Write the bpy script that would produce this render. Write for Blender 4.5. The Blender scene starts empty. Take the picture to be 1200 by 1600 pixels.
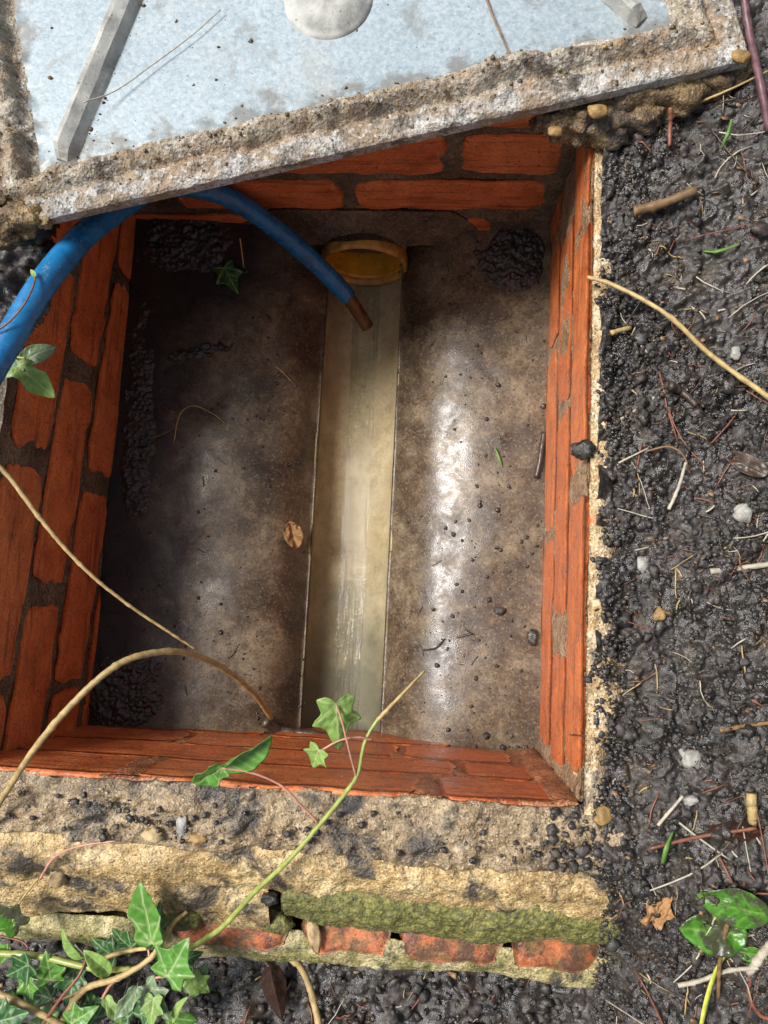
import bpy, math, random
import numpy as np
from mathutils import Vector, Matrix

SC = bpy.context.scene
COL = SC.collection
random.seed(11)
RNG = np.random.default_rng(7)

# ------------------------------------------------------------------ camera
# world: X right, Y away, Z up, z = 0 is the rim of the chamber; metres
F_PX, CAM_H = 1200.0, 0.70                       # focal length in pixels of a 1200 x 1600 frame
UP = np.array([-72.0, 159.0, 1200.0]); UP /= np.linalg.norm(UP)
YA = np.array([400.0, 7800.0, -1200.0]); YA -= UP * (YA @ UP); YA /= np.linalg.norm(YA)
ROT = np.array([np.cross(YA, UP), YA, UP])       # camera vector -> world vector
cam = bpy.data.cameras.new("camera"); camo = bpy.data.objects.new("camera", cam); COL.objects.link(camo)
cam.sensor_fit = 'VERTICAL'; cam.sensor_height = 32.0; cam.sensor_width = 24.0
cam.lens = 32.0 * F_PX / 1600.0
cam.clip_start = 0.02; cam.clip_end = 200.0
M4 = Matrix([list(ROT[i]) + [(0, 0, CAM_H)[i]] for i in range(3)] + [[0, 0, 0, 1]])
camo.matrix_world = M4
SC.camera = camo

# ------------------------------------------------------------------ daylight: bright overcast, stronger from the left
SUN_TO = Vector((-0.52, 0.13, 0.84)).normalized()
W = bpy.data.worlds.new("World"); SC.world = W; W.use_nodes = True
wt = W.node_tree; wt.nodes.clear()
sky = wt.nodes.new('ShaderNodeTexSky'); sky.sky_type = 'NISHITA'; sky.sun_disc = False
sky.sun_elevation = math.asin(SUN_TO.z); sky.sun_rotation = math.atan2(SUN_TO.x, SUN_TO.y)
sky.air_density = 1.0; sky.dust_density = 3.0
hsv = wt.nodes.new('ShaderNodeHueSaturation'); hsv.inputs['Saturation'].default_value = 0.45
bg = wt.nodes.new('ShaderNodeBackground'); bg.inputs['Strength'].default_value = 0.06
wo = wt.nodes.new('ShaderNodeOutputWorld')
wt.links.new(sky.outputs[0], hsv.inputs['Color']); wt.links.new(hsv.outputs[0], bg.inputs[0]); wt.links.new(bg.outputs[0], wo.inputs[0])
sun = bpy.data.lights.new("sun", 'SUN'); suno = bpy.data.objects.new("sun", sun); COL.objects.link(suno)
sun.energy = 2.6; sun.angle = math.radians(20); sun.color = (1.0, 0.985, 0.96)
suno.rotation_euler = SUN_TO.to_track_quat('Z', 'Y').to_euler()
SC.view_settings.view_transform = 'Standard'; SC.view_settings.look = 'None'
SC.view_settings.gamma = 1.0; SC.view_settings.use_curve_mapping = False
SC.view_settings.exposure = 1.1

# ------------------------------------------------------------------ helpers: points, noise, meshes
def ray(px, py):
    return ROT @ np.array([px - 600.0, 800.0 - py, -F_PX])
def at(px, py, z):                               # point on the horizontal plane z seen at a photo pixel
    d = ray(px, py); t = (z - CAM_H) / d[2]
    return np.array([d[0] * t, d[1] * t, z])
def on(px, py, hf, lift=0.0):                    # point on a height field
    z = 0.0
    for _ in range(9):
        p = at(px, py, z)
        z = 0.5 * z + 0.5 * (float(hf(np.array([p[0]]), np.array([p[1]]))[0]) + lift)
    return at(px, py, z)

def on_many(px, py, hf):
    px, py = np.asarray(px, float), np.asarray(py, float)
    d = np.stack([px - 600.0, 800.0 - py, np.full_like(px, -F_PX)], 1) @ ROT.T
    z = np.zeros_like(px)
    for _ in range(9):
        t = (z - CAM_H) / d[:, 2]; z = 0.4 * z + 0.6 * hf(d[:, 0] * t, d[:, 1] * t)
    t = (z - CAM_H) / d[:, 2]
    return np.stack([d[:, 0] * t, d[:, 1] * t, z], 1)

def _h(ix, iy, iz, s):
    n = (ix.astype(np.int64) * 374761393 + iy.astype(np.int64) * 668265263 + iz.astype(np.int64) * 2147483647 + s * 974711) & 0xffffffff
    n = ((n ^ (n >> 13)) * 1274126177) & 0xffffffff
    n = ((n ^ (n >> 16)) * 2246822519) & 0xffffffff
    return ((n ^ (n >> 15)) & 0xffff) / 65535.0
def vnoise(x, y, z, s=0):                        # smooth value noise, -1..1
    x, y, z = np.broadcast_arrays(np.asarray(x, float), np.asarray(y, float), np.asarray(z, float))
    ix, iy, iz = np.floor(x), np.floor(y), np.floor(z)
    fx, fy, fz = x - ix, y - iy, z - iz
    u, v, w = [t * t * t * (t * (t * 6 - 15) + 10) for t in (fx, fy, fz)]
    r = 0
    for a in (0, 1):
        for b in (0, 1):
            for c in (0, 1):
                k = (u if a else 1 - u) * (v if b else 1 - v) * (w if c else 1 - w)
                r = r + k * _h(ix + a, iy + b, iz + c, s)
    return r * 2 - 1
def fbm(x, y, z=0.0, scale=1.0, octv=4, s=0):
    x, y, z = np.asarray(x) * scale, np.asarray(y) * scale, np.asarray(z) * scale
    r, a, n = 0, 1.0, 0
    for o in range(octv):
        r = r + a * vnoise(x * 2.03 ** o + 17.1 * o, y * 2.03 ** o - 9.3 * o, z * 2.03 ** o + 3.7 * o, s + o)
        n += a; a *= 0.5
    return r / n
def bumps(x, y, cell, rad=0.62, s=0, keep=1.0):  # round clods: height 0..1
    gx, gy = np.asarray(x) / cell, np.asarray(y) / cell
    ix, iy = np.floor(gx), np.floor(gy)
    out = np.zeros_like(gx)
    z0 = np.zeros_like(ix)
    for a in (-1, 0, 1):
        for b in (-1, 0, 1):
            cx, cy = ix + a, iy + b
            jx, jy = cx + _h(cx, cy, z0, s), cy + _h(cx, cy, z0 + 1, s)
            rr = rad * (0.45 + 0.75 * _h(cx, cy, z0 + 2, s))
            d2 = ((gx - jx) ** 2 + (gy - jy) ** 2) / rr ** 2
            k = (_h(cx, cy, z0 + 3, s) < keep)
            out = np.maximum(out, np.where(k, np.sqrt(np.clip(1 - d2, 0, 1)) * rr / rad, 0))
    return out
def sstep(a, b, x):
    t = np.clip((np.asarray(x, float) - a) / (b - a), 0, 1); return t * t * (3 - 2 * t)

def mesh_np(name, V, F, smooth=True):
    V = np.asarray(V, np.float32).reshape(-1, 3)
    me = bpy.data.meshes.new(name)
    if isinstance(F, np.ndarray):
        k = F.shape[1]
        me.vertices.add(len(V)); me.vertices.foreach_set('co', V.ravel())
        me.loops.add(F.size); me.loops.foreach_set('vertex_index', F.astype(np.int32).ravel())
        me.polygons.add(len(F)); me.polygons.foreach_set('loop_start', np.arange(0, F.size, k, dtype=np.int32))
        try: me.polygons.foreach_set('loop_total', np.full(len(F), k, np.int32))
        except Exception: pass
        me.update(calc_edges=True)
    else:
        me.from_pydata(V.tolist(), [], F); me.update()
    if smooth: me.polygons.foreach_set('use_smooth', np.ones(len(me.polygons), bool))
    me.validate()
    return me
def tag(o, label=None, cat=None, group=None, kind=None):
    if label: o['label'] = label
    if cat: o['category'] = cat
    if group: o['group'] = group
    if kind: o['kind'] = kind
    return o
def thing(name, loc, label, cat, group=None):    # empty at a thing's base
    o = bpy.data.objects.new(name, None); COL.objects.link(o); o.location = [float(v) for v in loc]
    o.empty_display_size = 0.03
    return tag(o, label, cat, group)
WORLD_LOC = {}
def obj(name, V, F, mat, parent=None, origin=None, smooth=True):   # V in world coordinates
    V = np.asarray(V, float).reshape(-1, 3)
    if origin is None:
        origin = np.array([V[:, 0].mean(), V[:, 1].mean(), V[:, 2].min()]) if parent is None else np.array(WORLD_LOC.get(parent.name, parent.location))
    me = mesh_np(name, V - origin, F, smooth)
    if mat: me.materials.append(mat)
    o = bpy.data.objects.new(name, me); COL.objects.link(o)
    if parent is None:
        o.location = [float(v) for v in origin]
    else:
        o.parent = parent; o.location = (0, 0, 0)
    WORLD_LOC[o.name] = tuple(float(v) for v in origin)
    return o
def grid_faces(n, m, mask=None):
    i, j = np.meshgrid(np.arange(n - 1), np.arange(m - 1), indexing='ij')
    a = (i * m + j).ravel()
    F = np.stack([a, a + m, a + m + 1, a + 1], 1)
    if mask is not None: F = F[mask.ravel()]
    return F
def compact(V, F):
    u, inv = np.unique(F.ravel(), return_inverse=True)
    return V[u], inv.reshape(F.shape)
def solid_sheet(P, off):                         # grid P (n,m,3) closed with a back sheet at P+off
    n, m = P.shape[:2]
    V = np.concatenate([P.reshape(-1, 3), (P + off).reshape(-1, 3)])
    F = grid_faces(n, m); N = n * m
    B = F[:, ::-1] + N
    ring = [i * m for i in range(n)] + [(n - 1) * m + j for j in range(1, m)] + [i * m + m - 1 for i in range(n - 2, -1, -1)] + [j for j in range(m - 2, 0, -1)]
    r = np.array(ring); r2 = np.roll(r, -1)
    S = np.stack([r, r + N, r2 + N, r2], 1)[:, ::-1]
    return V, np.concatenate([F, B, S])
def catmull(pts, k=8):
    P = np.asarray(pts, float); P = np.vstack([2 * P[0] - P[1], P, 2 * P[-1] - P[-2]])
    out = []
    for i in range(1, len(P) - 2):
        for t in np.linspace(0, 1, k, endpoint=False):
            a, b, c, d = P[i - 1], P[i], P[i + 1], P[i + 2]
            out.append(0.5 * ((2 * b) + (c - a) * t + (2 * a - 5 * b + 4 * c - d) * t * t + (3 * b - a - 3 * c + d) * t ** 3))
    out.append(P[-2]); return np.array(out)
def tube(path, r0, r1=None, sides=8, rough=0.0, seed=0, knots=None):
    P = np.asarray(path, float); n = len(P); r1 = r0 if r1 is None else r1
    T = np.gradient(P, axis=0); T /= np.linalg.norm(T, axis=1)[:, None] + 1e-12
    ref = np.array([0.31, 0.2, 0.93]); V = []
    for i in range(n):
        a = np.cross(T[i], ref)
        if np.linalg.norm(a) < 1e-3: a = np.cross(T[i], [1, 0, 0])
        a /= np.linalg.norm(a); b = np.cross(T[i], a)
        r = r0 + (r1 - r0) * i / (n - 1)
        if rough: r *= 1 + rough * (RNG.random() - 0.5)
        if knots and i % knots == knots // 2: r *= 1.22
        for k in range(sides):
            an = 2 * math.pi * k / sides
            V.append(P[i] + r * (math.cos(an) * a + math.sin(an) * b))
    F = []
    for i in range(n - 1):
        for k in range(sides):
            k2 = (k + 1) % sides
            F.append((i * sides + k, i * sides + k2, (i + 1) * sides + k2, (i + 1) * sides + k))
    F.append(tuple(range(sides - 1, -1, -1))); F.append(tuple((n - 1) * sides + k for k in range(sides)))
    return np.array(V), F
_ico, _nz = {}, {}
def ico(sub):
    if sub not in _ico:
        import bmesh
        bm = bmesh.new(); bmesh.ops.create_icosphere(bm, subdivisions=sub, radius=1.0)
        bm.verts.ensure_lookup_table()
        _ico[sub] = (np.array([v.co[:] for v in bm.verts]), np.array([[v.index for v in f.verts] for f in bm.faces])); bm.free()
    return _ico[sub]
def lump(c, r, sub=2, amp=0.35, squash=(1, 1, 1), seed=0, sc=1.6, facet=0.0, rz=0.0):
    V, F = ico(sub)
    key = (sub, round(sc, 2), seed % 40 if sub <= 2 else seed)
    if key not in _nz: _nz[key] = fbm(V[:, 0], V[:, 1], V[:, 2] + key[2] * 7.31, sc, 3, key[2] % 97)
    k = 1 + amp * _nz[key]
    if sub <= 2: k = k + (0.34, 0.34, 0.11)[sub] * np.random.default_rng(seed % 211).normal(size=len(V))
    k = np.clip(k, 0.3, 2.0)
    P = V * k[:, None]
    if facet:                                    # broken faces
        g = np.random.default_rng(seed + 5)
        for _ in range(9):
            d = g.normal(size=3); d /= np.linalg.norm(d); lim = 0.55 + 0.3 * g.random()
            ex = np.clip(P @ d - lim, 0, None); P = P - facet * ex[:, None] * d
    P = P * np.array(squash) * r
    ca, sa = math.cos(rz), math.sin(rz)
    P = np.stack([P[:, 0] * ca - P[:, 1] * sa, P[:, 0] * sa + P[:, 1] * ca, P[:, 2]], 1)
    return P + np.asarray(c), F
def join(parts):
    Vs, Fs, o = [], [], 0
    for V, F in parts:
        Vs.append(V); Fs.append(np.asarray(F) + o); o += len(V)
    return np.concatenate(Vs), np.concatenate(Fs)

# ------------------------------------------------------------------ materials
class NT:
    def __init__(s, name):
        s.m = bpy.data.materials.new(name); s.m.use_nodes = True; s.t = s.m.node_tree; s.t.nodes.clear()
        s.out = s.n('ShaderNodeOutputMaterial'); s.b = s.n('ShaderNodeBsdfPrincipled')
        s.l(s.b.outputs[0], s.out.inputs[0]); s.tc = s.n('ShaderNodeTexCoord')
        s.geo = s.n('ShaderNodeNewGeometry'); s.oi = s.n('ShaderNodeObjectInfo')
    def n(s, t): return s.t.nodes.new(t)
    def l(s, a, b): s.t.links.new(a, b)
    def put(s, sock, v):
        if hasattr(v, 'links') or isinstance(v, bpy.types.NodeSocket): s.l(v, sock)
        else: sock.default_value = v
    def pos(s, scale=(1, 1, 1), loc=(0, 0, 0)):
        mp = s.n('ShaderNodeMapping'); s.l(s.geo.outputs['Position'], mp.inputs[0]); mp.inputs['Scale'].default_value = scale
        mp.inputs['Location'].default_value = loc; return mp.outputs[0]
    def noise(s, scale, detail=4, rough=0.6, vec=None, dist=0.0):
        k = s.n('ShaderNodeTexNoise'); k.inputs['Scale'].default_value = scale; k.inputs['Detail'].default_value = detail
        k.inputs['Roughness'].default_value = rough; k.inputs['Distortion'].default_value = dist
        s.l(vec if vec is not None else s.geo.outputs['Position'], k.inputs['Vector']); return k.outputs['Fac']
    def voro(s, scale, feat='F1', out='Distance', vec=None):
        k = s.n('ShaderNodeTexVoronoi'); k.feature = feat; k.inputs['Scale'].default_value = scale
        s.l(vec if vec is not None else s.geo.outputs['Position'], k.inputs['Vector']); return k.outputs[out]
    def cells(s, scale, warp=0.0):              # random value per grain
        k = s.n('ShaderNodeTexVoronoi'); k.inputs['Scale'].default_value = scale; s.l(s.geo.outputs['Position'], k.inputs['Vector'])
        q = s.n('ShaderNodeSeparateColor'); s.l(k.outputs['Color'], q.inputs[0]); return q.outputs[0]
    def ramp(s, fac, stops, interp='LINEAR'):
        k = s.n('ShaderNodeValToRGB'); cr = k.color_ramp; cr.interpolation = interp
        while len(cr.elements) < len(stops): cr.elements.new(0.5)
        for e, (p, c) in zip(cr.elements, stops):
            e.position = p; e.color = (c, c, c, 1) if isinstance(c, (int, float)) else (*c, 1)
        s.l(fac, k.inputs[0]); return k.outputs[0]
    def mix(s, fac, a, b, mode='MIX'):
        k = s.n('ShaderNodeMix'); k.data_type = 'RGBA'; k.blend_type = mode
        s.put(k.inputs['Factor'], fac)
        for sock, v in ((k.inputs[6], a), (k.inputs[7], b)):
            s.put(sock, (*v, 1) if isinstance(v, tuple) and len(v) == 3 else v)
        return k.outputs[2]
    def math(s, op, a, b=0.0, clamp=False):
        k = s.n('ShaderNodeMath'); k.operation = op; k.use_clamp = clamp
        s.put(k.inputs[0], a); s.put(k.inputs[1], b); return k.outputs[0]
    def sep(s, axis):
        k = s.n('ShaderNodeSeparateXYZ'); s.l(s.geo.outputs['Position'], k.inputs[0]); return k.outputs[axis]
    def attr(s, name):
        k = s.n('ShaderNodeAttribute'); k.attribute_name = name; return k.outputs['Fac']
    def bump(s, h, strength=0.5, dist=0.001, prev=None):
        k = s.n('ShaderNodeBump'); k.inputs['Strength'].default_value = strength; k.inputs['Distance'].default_value = dist
        s.l(h, k.inputs['Height'])
        if prev is not None: s.l(prev, k.inputs['Normal'])
        return k.outputs[0]
    def done(s, color, rough=0.6, normal=None, spec=0.5, **kw):
        s.put(s.b.inputs['Base Color'], (*color, 1) if isinstance(color, tuple) else color)
        s.put(s.b.inputs['Roughness'], rough); s.b.inputs['Specular IOR Level'].default_value = spec
        if normal is not None: s.l(normal, s.b.inputs['Normal'])
        for k, v in kw.items(): s.put(s.b.inputs[k.replace('_', ' ')], v)
        return s.m

def m_soil(name='wet_soil'):
    t = NT(name)
    n1 = t.noise(14, 4); n2 = t.noise(130, 5, 0.7); g1 = t.cells(260); g2 = t.cells(620)
    a = t.ramp(n1, [(0.36, (0.010, 0.0092, 0.0088)), (0.62, (0.034, 0.0285, 0.0245))])
    c = t.mix(t.ramp(g1, [(0.0, 0.0), (1.0, 0.75)]), a, (0.050, 0.042, 0.035))
    c = t.mix(t.ramp(n2, [(0.36, 0.75), (0.50, 0.0)]), c, (0.005, 0.0045, 0.004))
    c = t.mix(t.ramp(g2, [(0.93, 0.0), (0.95, 0.6)]), c, (0.15, 0.11, 0.07))
    c = t.mix(t.ramp(t.noise(30, 5), [(0.54, 0.0), (0.68, 0.6)]), c, (0.050, 0.032, 0.018))
    r = t.ramp(t.math('ADD', t.math('MULTIPLY', t.noise(28, 4), 0.8), t.math('MULTIPLY', g1, 0.25)), [(0.46, 0.16), (0.64, 0.66)])
    nm = t.bump(t.noise(700, 4, 0.7), 0.5, 0.0014)
    return t.done(c, r, nm, 0.6)
def m_mortar(name, base, dark, light, rough=(0.35, 0.75), moss=0.0, dirt=0.35, pink=False, soot=None):
    t = NT(name)
    n1 = t.noise(22, 5, 0.6); n2 = t.noise(130, 5, 0.7); n3 = t.noise(620, 3, 0.6)
    g1, g2 = t.cells(330), t.cells(700)
    c = t.ramp(n1, [(0.34, dark), (0.5, base), (0.66, light)])
    c = t.mix(t.ramp(n2, [(0.38, 0.7), (0.52, 0.0)]), c, tuple(x * 0.45 for x in base))
    c = t.mix(t.ramp(g1, [(0.0, 0.4), (0.5, 0.0)]), c, tuple(x * 0.45 for x in base))
    c = t.mix(t.ramp(g1, [(0.75, 0.0), (1.0, 0.35)]), c, tuple(min(0.8, x * 1.2) for x in light))
    c = t.mix(t.ramp(g2, [(0.90, 0.0), (0.94, 0.5)]), c, tuple(min(0.75, x * 1.35) for x in light))
    c = t.mix(t.ramp(g2, [(0.06, 0.75), (0.10, 0.0)]), c, tuple(x * 0.3 for x in dark))
    if moss:
        mk = t.ramp(t.noise(30, 5, 0.65, dist=0.4), [(0.52 - 0.25 * moss, 0.0), (0.66 - 0.2 * moss, 0.9)])
        mc = t.ramp(t.noise(210, 4), [(0.36, (0.028, 0.036, 0.007)), (0.5, (0.105, 0.11, 0.020)), (0.66, (0.24, 0.22, 0.045))])
        c = t.mix(mk, c, mc)
    if dirt:
        dk = t.ramp(t.noise(17, 6, 0.68, dist=0.6), [(0.60 - 0.25 * dirt + 0.05, 0.0), (0.72 - 0.2 * dirt, 0.92)])
        c = t.mix(dk, c, (0.028, 0.025, 0.023))
    r = t.ramp(t.noise(48, 4), [(0.35, rough[0]), (0.7, rough[1])])
    nm = t.bump(t.voro(330), 0.5, 0.0020, t.bump(n3, 0.5, 0.0016, t.bump(n2, 0.8, 0.0035)))
    return t.done(c, r, nm, 0.6)
def m_brick(name, moss=0.0):
    t = NT(name)
    rnd = t.oi.outputs['Random']
    st = t.noise(1.0, 5, 0.65, t.pos((26, 26, 420)))
    n1 = t.noise(30, 4); n2 = t.noise(260, 4, 0.7)
    a = t.mix(rnd, (0.66, 0.165, 0.042), (0.72, 0.225, 0.070))
    c = t.mix(t.ramp(n1, [(0.3, 0.75), (0.62, 0.0)]), a, (0.38, 0.078, 0.024))
    c = t.mix(t.ramp(st, [(0.30, 0.45), (0.46, 0.0)]), c, (0.26, 0.056, 0.020))
    c = t.mix(t.ramp(st, [(0.58, 0.0), (0.75, 0.5)]), c, (0.50, 0.20, 0.10))
    c = t.mix(t.ramp(n2, [(0.60, 0.0), (0.66, 0.85)]), c, (0.05, 0.022, 0.014))
    c = t.mix(t.ramp(t.noise(46, 6, 0.7, dist=0.5), [(0.63, 0.0), (0.72, 0.6)]), c, (0.05, 0.03, 0.022))
    c = t.mix(t.ramp(t.noise(75, 5, 0.7), [(0.60, 0.0), (0.72, 0.6)]), c, (0.30, 0.19, 0.11))
    g1 = t.cells(480)
    c = t.mix(t.ramp(g1, [(0.0, 0.35), (0.4, 0.0)]), c, (0.20, 0.05, 0.022))
    c = t.mix(t.ramp(g1, [(0.9, 0.0), (0.96, 0.5)]), c, (0.62, 0.30, 0.17))
    c = t.mix(t.ramp(t.noise(1.0, 4, 0.6, t.pos((9, 9, 120))), [(0.34, 0.55), (0.44, 0.0)]), c, (0.12, 0.034, 0.018))
    if moss:
        c = t.mix(t.ramp(t.noise(38, 5, 0.65, dist=0.4), [(0.46, 0.0), (0.60, moss)]), c, t.ramp(t.noise(200, 4), [(0.36, (0.05, 0.045, 0.012)), (0.64, (0.26, 0.17, 0.04))]))
        c = t.mix(t.ramp(t.noise(52, 5, 0.7), [(0.46, 0.35), (0.58, 0.9)]), c, (0.06, 0.028, 0.016))
    r = t.ramp(n1, [(0.35, 0.26), (0.65, 0.52)])
    nm = t.bump(st, 0.35, 0.0016, t.bump(n2, 0.6, 0.0018))
    return t.done(c, r, nm, 0.5)
def m_bench(name):
    t = NT(name)
    n1 = t.noise(13, 7, 0.66, dist=0.4); n2 = t.noise(70, 5, 0.65); n3 = t.noise(480, 3, 0.6)
    c = t.ramp(n1, [(0.36, (0.034, 0.019, 0.010)), (0.45, (0.080, 0.051, 0.028)), (0.52, (0.130, 0.089, 0.051)), (0.60, (0.20, 0.150, 0.092))])
    c = t.mix(t.ramp(n2, [(0.38, 0.6), (0.56, 0.0)]), c, (0.062, 0.045, 0.032))
    c = t.mix(t.ramp(t.noise(16, 5, 0.7), [(0.58, 0.0), (0.74, 0.5)]), c, (0.15, 0.088, 0.038))
    c = t.mix(t.ramp(n3, [(0.60, 0.0), (0.72, 0.55)]), c, (0.27, 0.235, 0.18))
    c = t.mix(t.ramp(n3, [(0.28, 0.85), (0.40, 0.0)]), c, (0.022, 0.018, 0.015))
    c = t.mix(t.ramp(t.voro(95), [(0.09, 0.8), (0.15, 0.0)]), c, (0.03, 0.024, 0.02))
    gg = t.cells(420)
    c = t.mix(t.ramp(gg, [(0.0, 0.5), (0.45, 0.0)]), c, (0.040, 0.027, 0.017))
    c = t.mix(t.ramp(gg, [(0.8, 0.0), (1.0, 0.35)]), c, (0.26, 0.21, 0.145))
    # black sludge and painted shade by the left wall and far left corner
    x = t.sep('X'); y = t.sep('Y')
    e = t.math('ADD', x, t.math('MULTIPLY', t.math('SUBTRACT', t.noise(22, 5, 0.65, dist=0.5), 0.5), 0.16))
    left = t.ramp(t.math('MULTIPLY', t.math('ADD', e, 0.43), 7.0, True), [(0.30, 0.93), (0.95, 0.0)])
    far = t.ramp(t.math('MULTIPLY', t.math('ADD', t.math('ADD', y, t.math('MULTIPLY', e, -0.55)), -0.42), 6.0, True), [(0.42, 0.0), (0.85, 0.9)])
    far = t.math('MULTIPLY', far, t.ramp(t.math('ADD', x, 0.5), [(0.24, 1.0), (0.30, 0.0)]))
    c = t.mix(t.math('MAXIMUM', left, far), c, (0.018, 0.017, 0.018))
    r = t.ramp(t.noise(42, 7, 0.75, dist=0.5), [(0.40, 0.20), (0.60, 0.50)])
    nm = t.bump(t.noise(750, 2, 0.5), 0.22, 0.0010, t.bump(n3, 0.12, 0.0012))
    return t.done(c, r, nm, 0.42)
def m_channel():
    t = NT('ochre_channel_glaze')
    st = t.noise(1.0, 4, 0.6, t.pos((130, 4, 130)))
    n1 = t.noise(18, 5, 0.6); n3 = t.noise(420, 3)
    c = t.ramp(n1, [(0.35, (0.38, 0.295, 0.16)), (0.65, (0.50, 0.41, 0.25))])
    c = t.mix(t.ramp(t.noise(48, 5, 0.7), [(0.36, 0.5), (0.48, 0.0)]), c, (0.26, 0.19, 0.10))
    gg = t.cells(450)
    c = t.mix(t.ramp(gg, [(0.0, 0.4), (0.4, 0.0)]), c, (0.30, 0.22, 0.11))
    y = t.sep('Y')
    left_shade = t.ramp(t.math('MULTIPLY', t.math('ADD', t.sep('X'), 0.165), 9.0, True), [(0.0, 0.85), (0.25, 0.2), (0.45, 0.0)])  # shadow down the recessed channel's left side, painted into the colour
    c = t.mix(t.math('MULTIPLY', left_shade, t.ramp(t.noise(25, 4), [(0.35, 0.3), (0.6, 1.0)])), c, (0.16, 0.11, 0.055))
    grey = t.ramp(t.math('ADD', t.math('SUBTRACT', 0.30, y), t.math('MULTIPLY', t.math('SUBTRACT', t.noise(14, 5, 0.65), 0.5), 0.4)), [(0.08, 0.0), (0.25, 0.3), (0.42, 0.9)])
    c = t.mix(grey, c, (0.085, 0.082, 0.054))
    c = t.mix(t.ramp(n3, [(0.58, 0.0), (0.68, 0.6)]), c, (0.20, 0.14, 0.07))
    c = t.mix(t.ramp(t.noise(60, 5, 0.7), [(0.62, 0.0), (0.70, 0.5)]), c, (0.16, 0.14, 0.10))
    return t.done(c, t.ramp(n1, [(0.3, 0.45), (0.7, 0.7)]), t.bump(n3, 0.3, 0.001), 0.3)
def m_plain(name, col, var=0.3, scale=60, rough=0.5, spots=None, spec=0.5, bump=0.3, streak=None, rand=0.0):
    t = NT(name)
    n = t.noise(scale, 4, 0.6, t.pos(streak) if streak else None)
    c = t.ramp(n, [(0.3, tuple(x * (1 - var) for x in col)), (0.7, tuple(min(1, x * (1 + var)) for x in col))])
    if rand: c = t.mix(t.math('MULTIPLY', t.oi.outputs['Random'], rand), c, tuple(x * 0.45 for x in col))
    if spots: c = t.mix(t.ramp(t.noise(scale * 4, 4, 0.7), [(0.60, 0.0), (0.68, 0.85)]), c, spots)
    return t.done(c, t.ramp(n, [(0.3, max(0.05, rough - 0.1)), (0.7, rough + 0.12)]), t.bump(t.noise(scale * 5, 4), bump, 0.0008), spec)
def m_zinc():
    t = NT('galvanised_zinc')
    n1 = t.noise(11, 5, 0.6); n2 = t.noise(170, 5, 0.7); n3 = t.noise(600, 3, 0.6)
    c = t.ramp(n1, [(0.3, (0.29, 0.345, 0.37)), (0.55, (0.345, 0.40, 0.425)), (0.75, (0.41, 0.465, 0.485))])
    c = t.mix(t.ramp(n2, [(0.32, 0.75), (0.54, 0.0)]), c, (0.20, 0.27, 0.315))
    c = t.mix(t.ramp(n3, [(0.60, 0.0), (0.72, 0.6)]), c, (0.38, 0.44, 0.46))
    c = t.mix(t.ramp(n3, [(0.27, 0.6), (0.36, 0.0)]), c, (0.16, 0.17, 0.17))
    c = t.mix(t.ramp(t.noise(6, 6, 0.7, dist=0.7), [(0.55, 0.0), (0.72, 0.55)]), c, (0.36, 0.34, 0.30))
    gg = t.cells(380)
    c = t.mix(t.ramp(gg, [(0.0, 0.5), (0.4, 0.0)]), c, (0.21, 0.275, 0.315))
    c = t.mix(t.ramp(gg, [(0.75, 0.0), (1.0, 0.5)]), c, (0.42, 0.48, 0.505))
    gd = t.ramp(t.math('ADD', t.math('MULTIPLY', t.attr('inset'), 14.0), t.math('MULTIPLY', t.math('SUBTRACT', t.noise(24, 6, 0.7), 0.5), 2.2)), [(0.78, 0.75), (1.25, 0.0)])
    c = t.mix(gd, c, (0.15, 0.14, 0.118))
    c = t.mix(t.ramp(t.noise(18, 6, 0.72, dist=0.8), [(0.56, 0.0), (0.68, 0.6)]), c, (0.17, 0.17, 0.155))
    c = t.mix(0.12, c, (0.10, 0.115, 0.12))
    return t.done(c, t.ramp(n2, [(0.3, 0.38), (0.7, 0.6)]), t.bump(n2, 0.3, 0.0012, t.bump(n1, 0.2, 0.004)), 0.5, Metallic=0.15)
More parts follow.
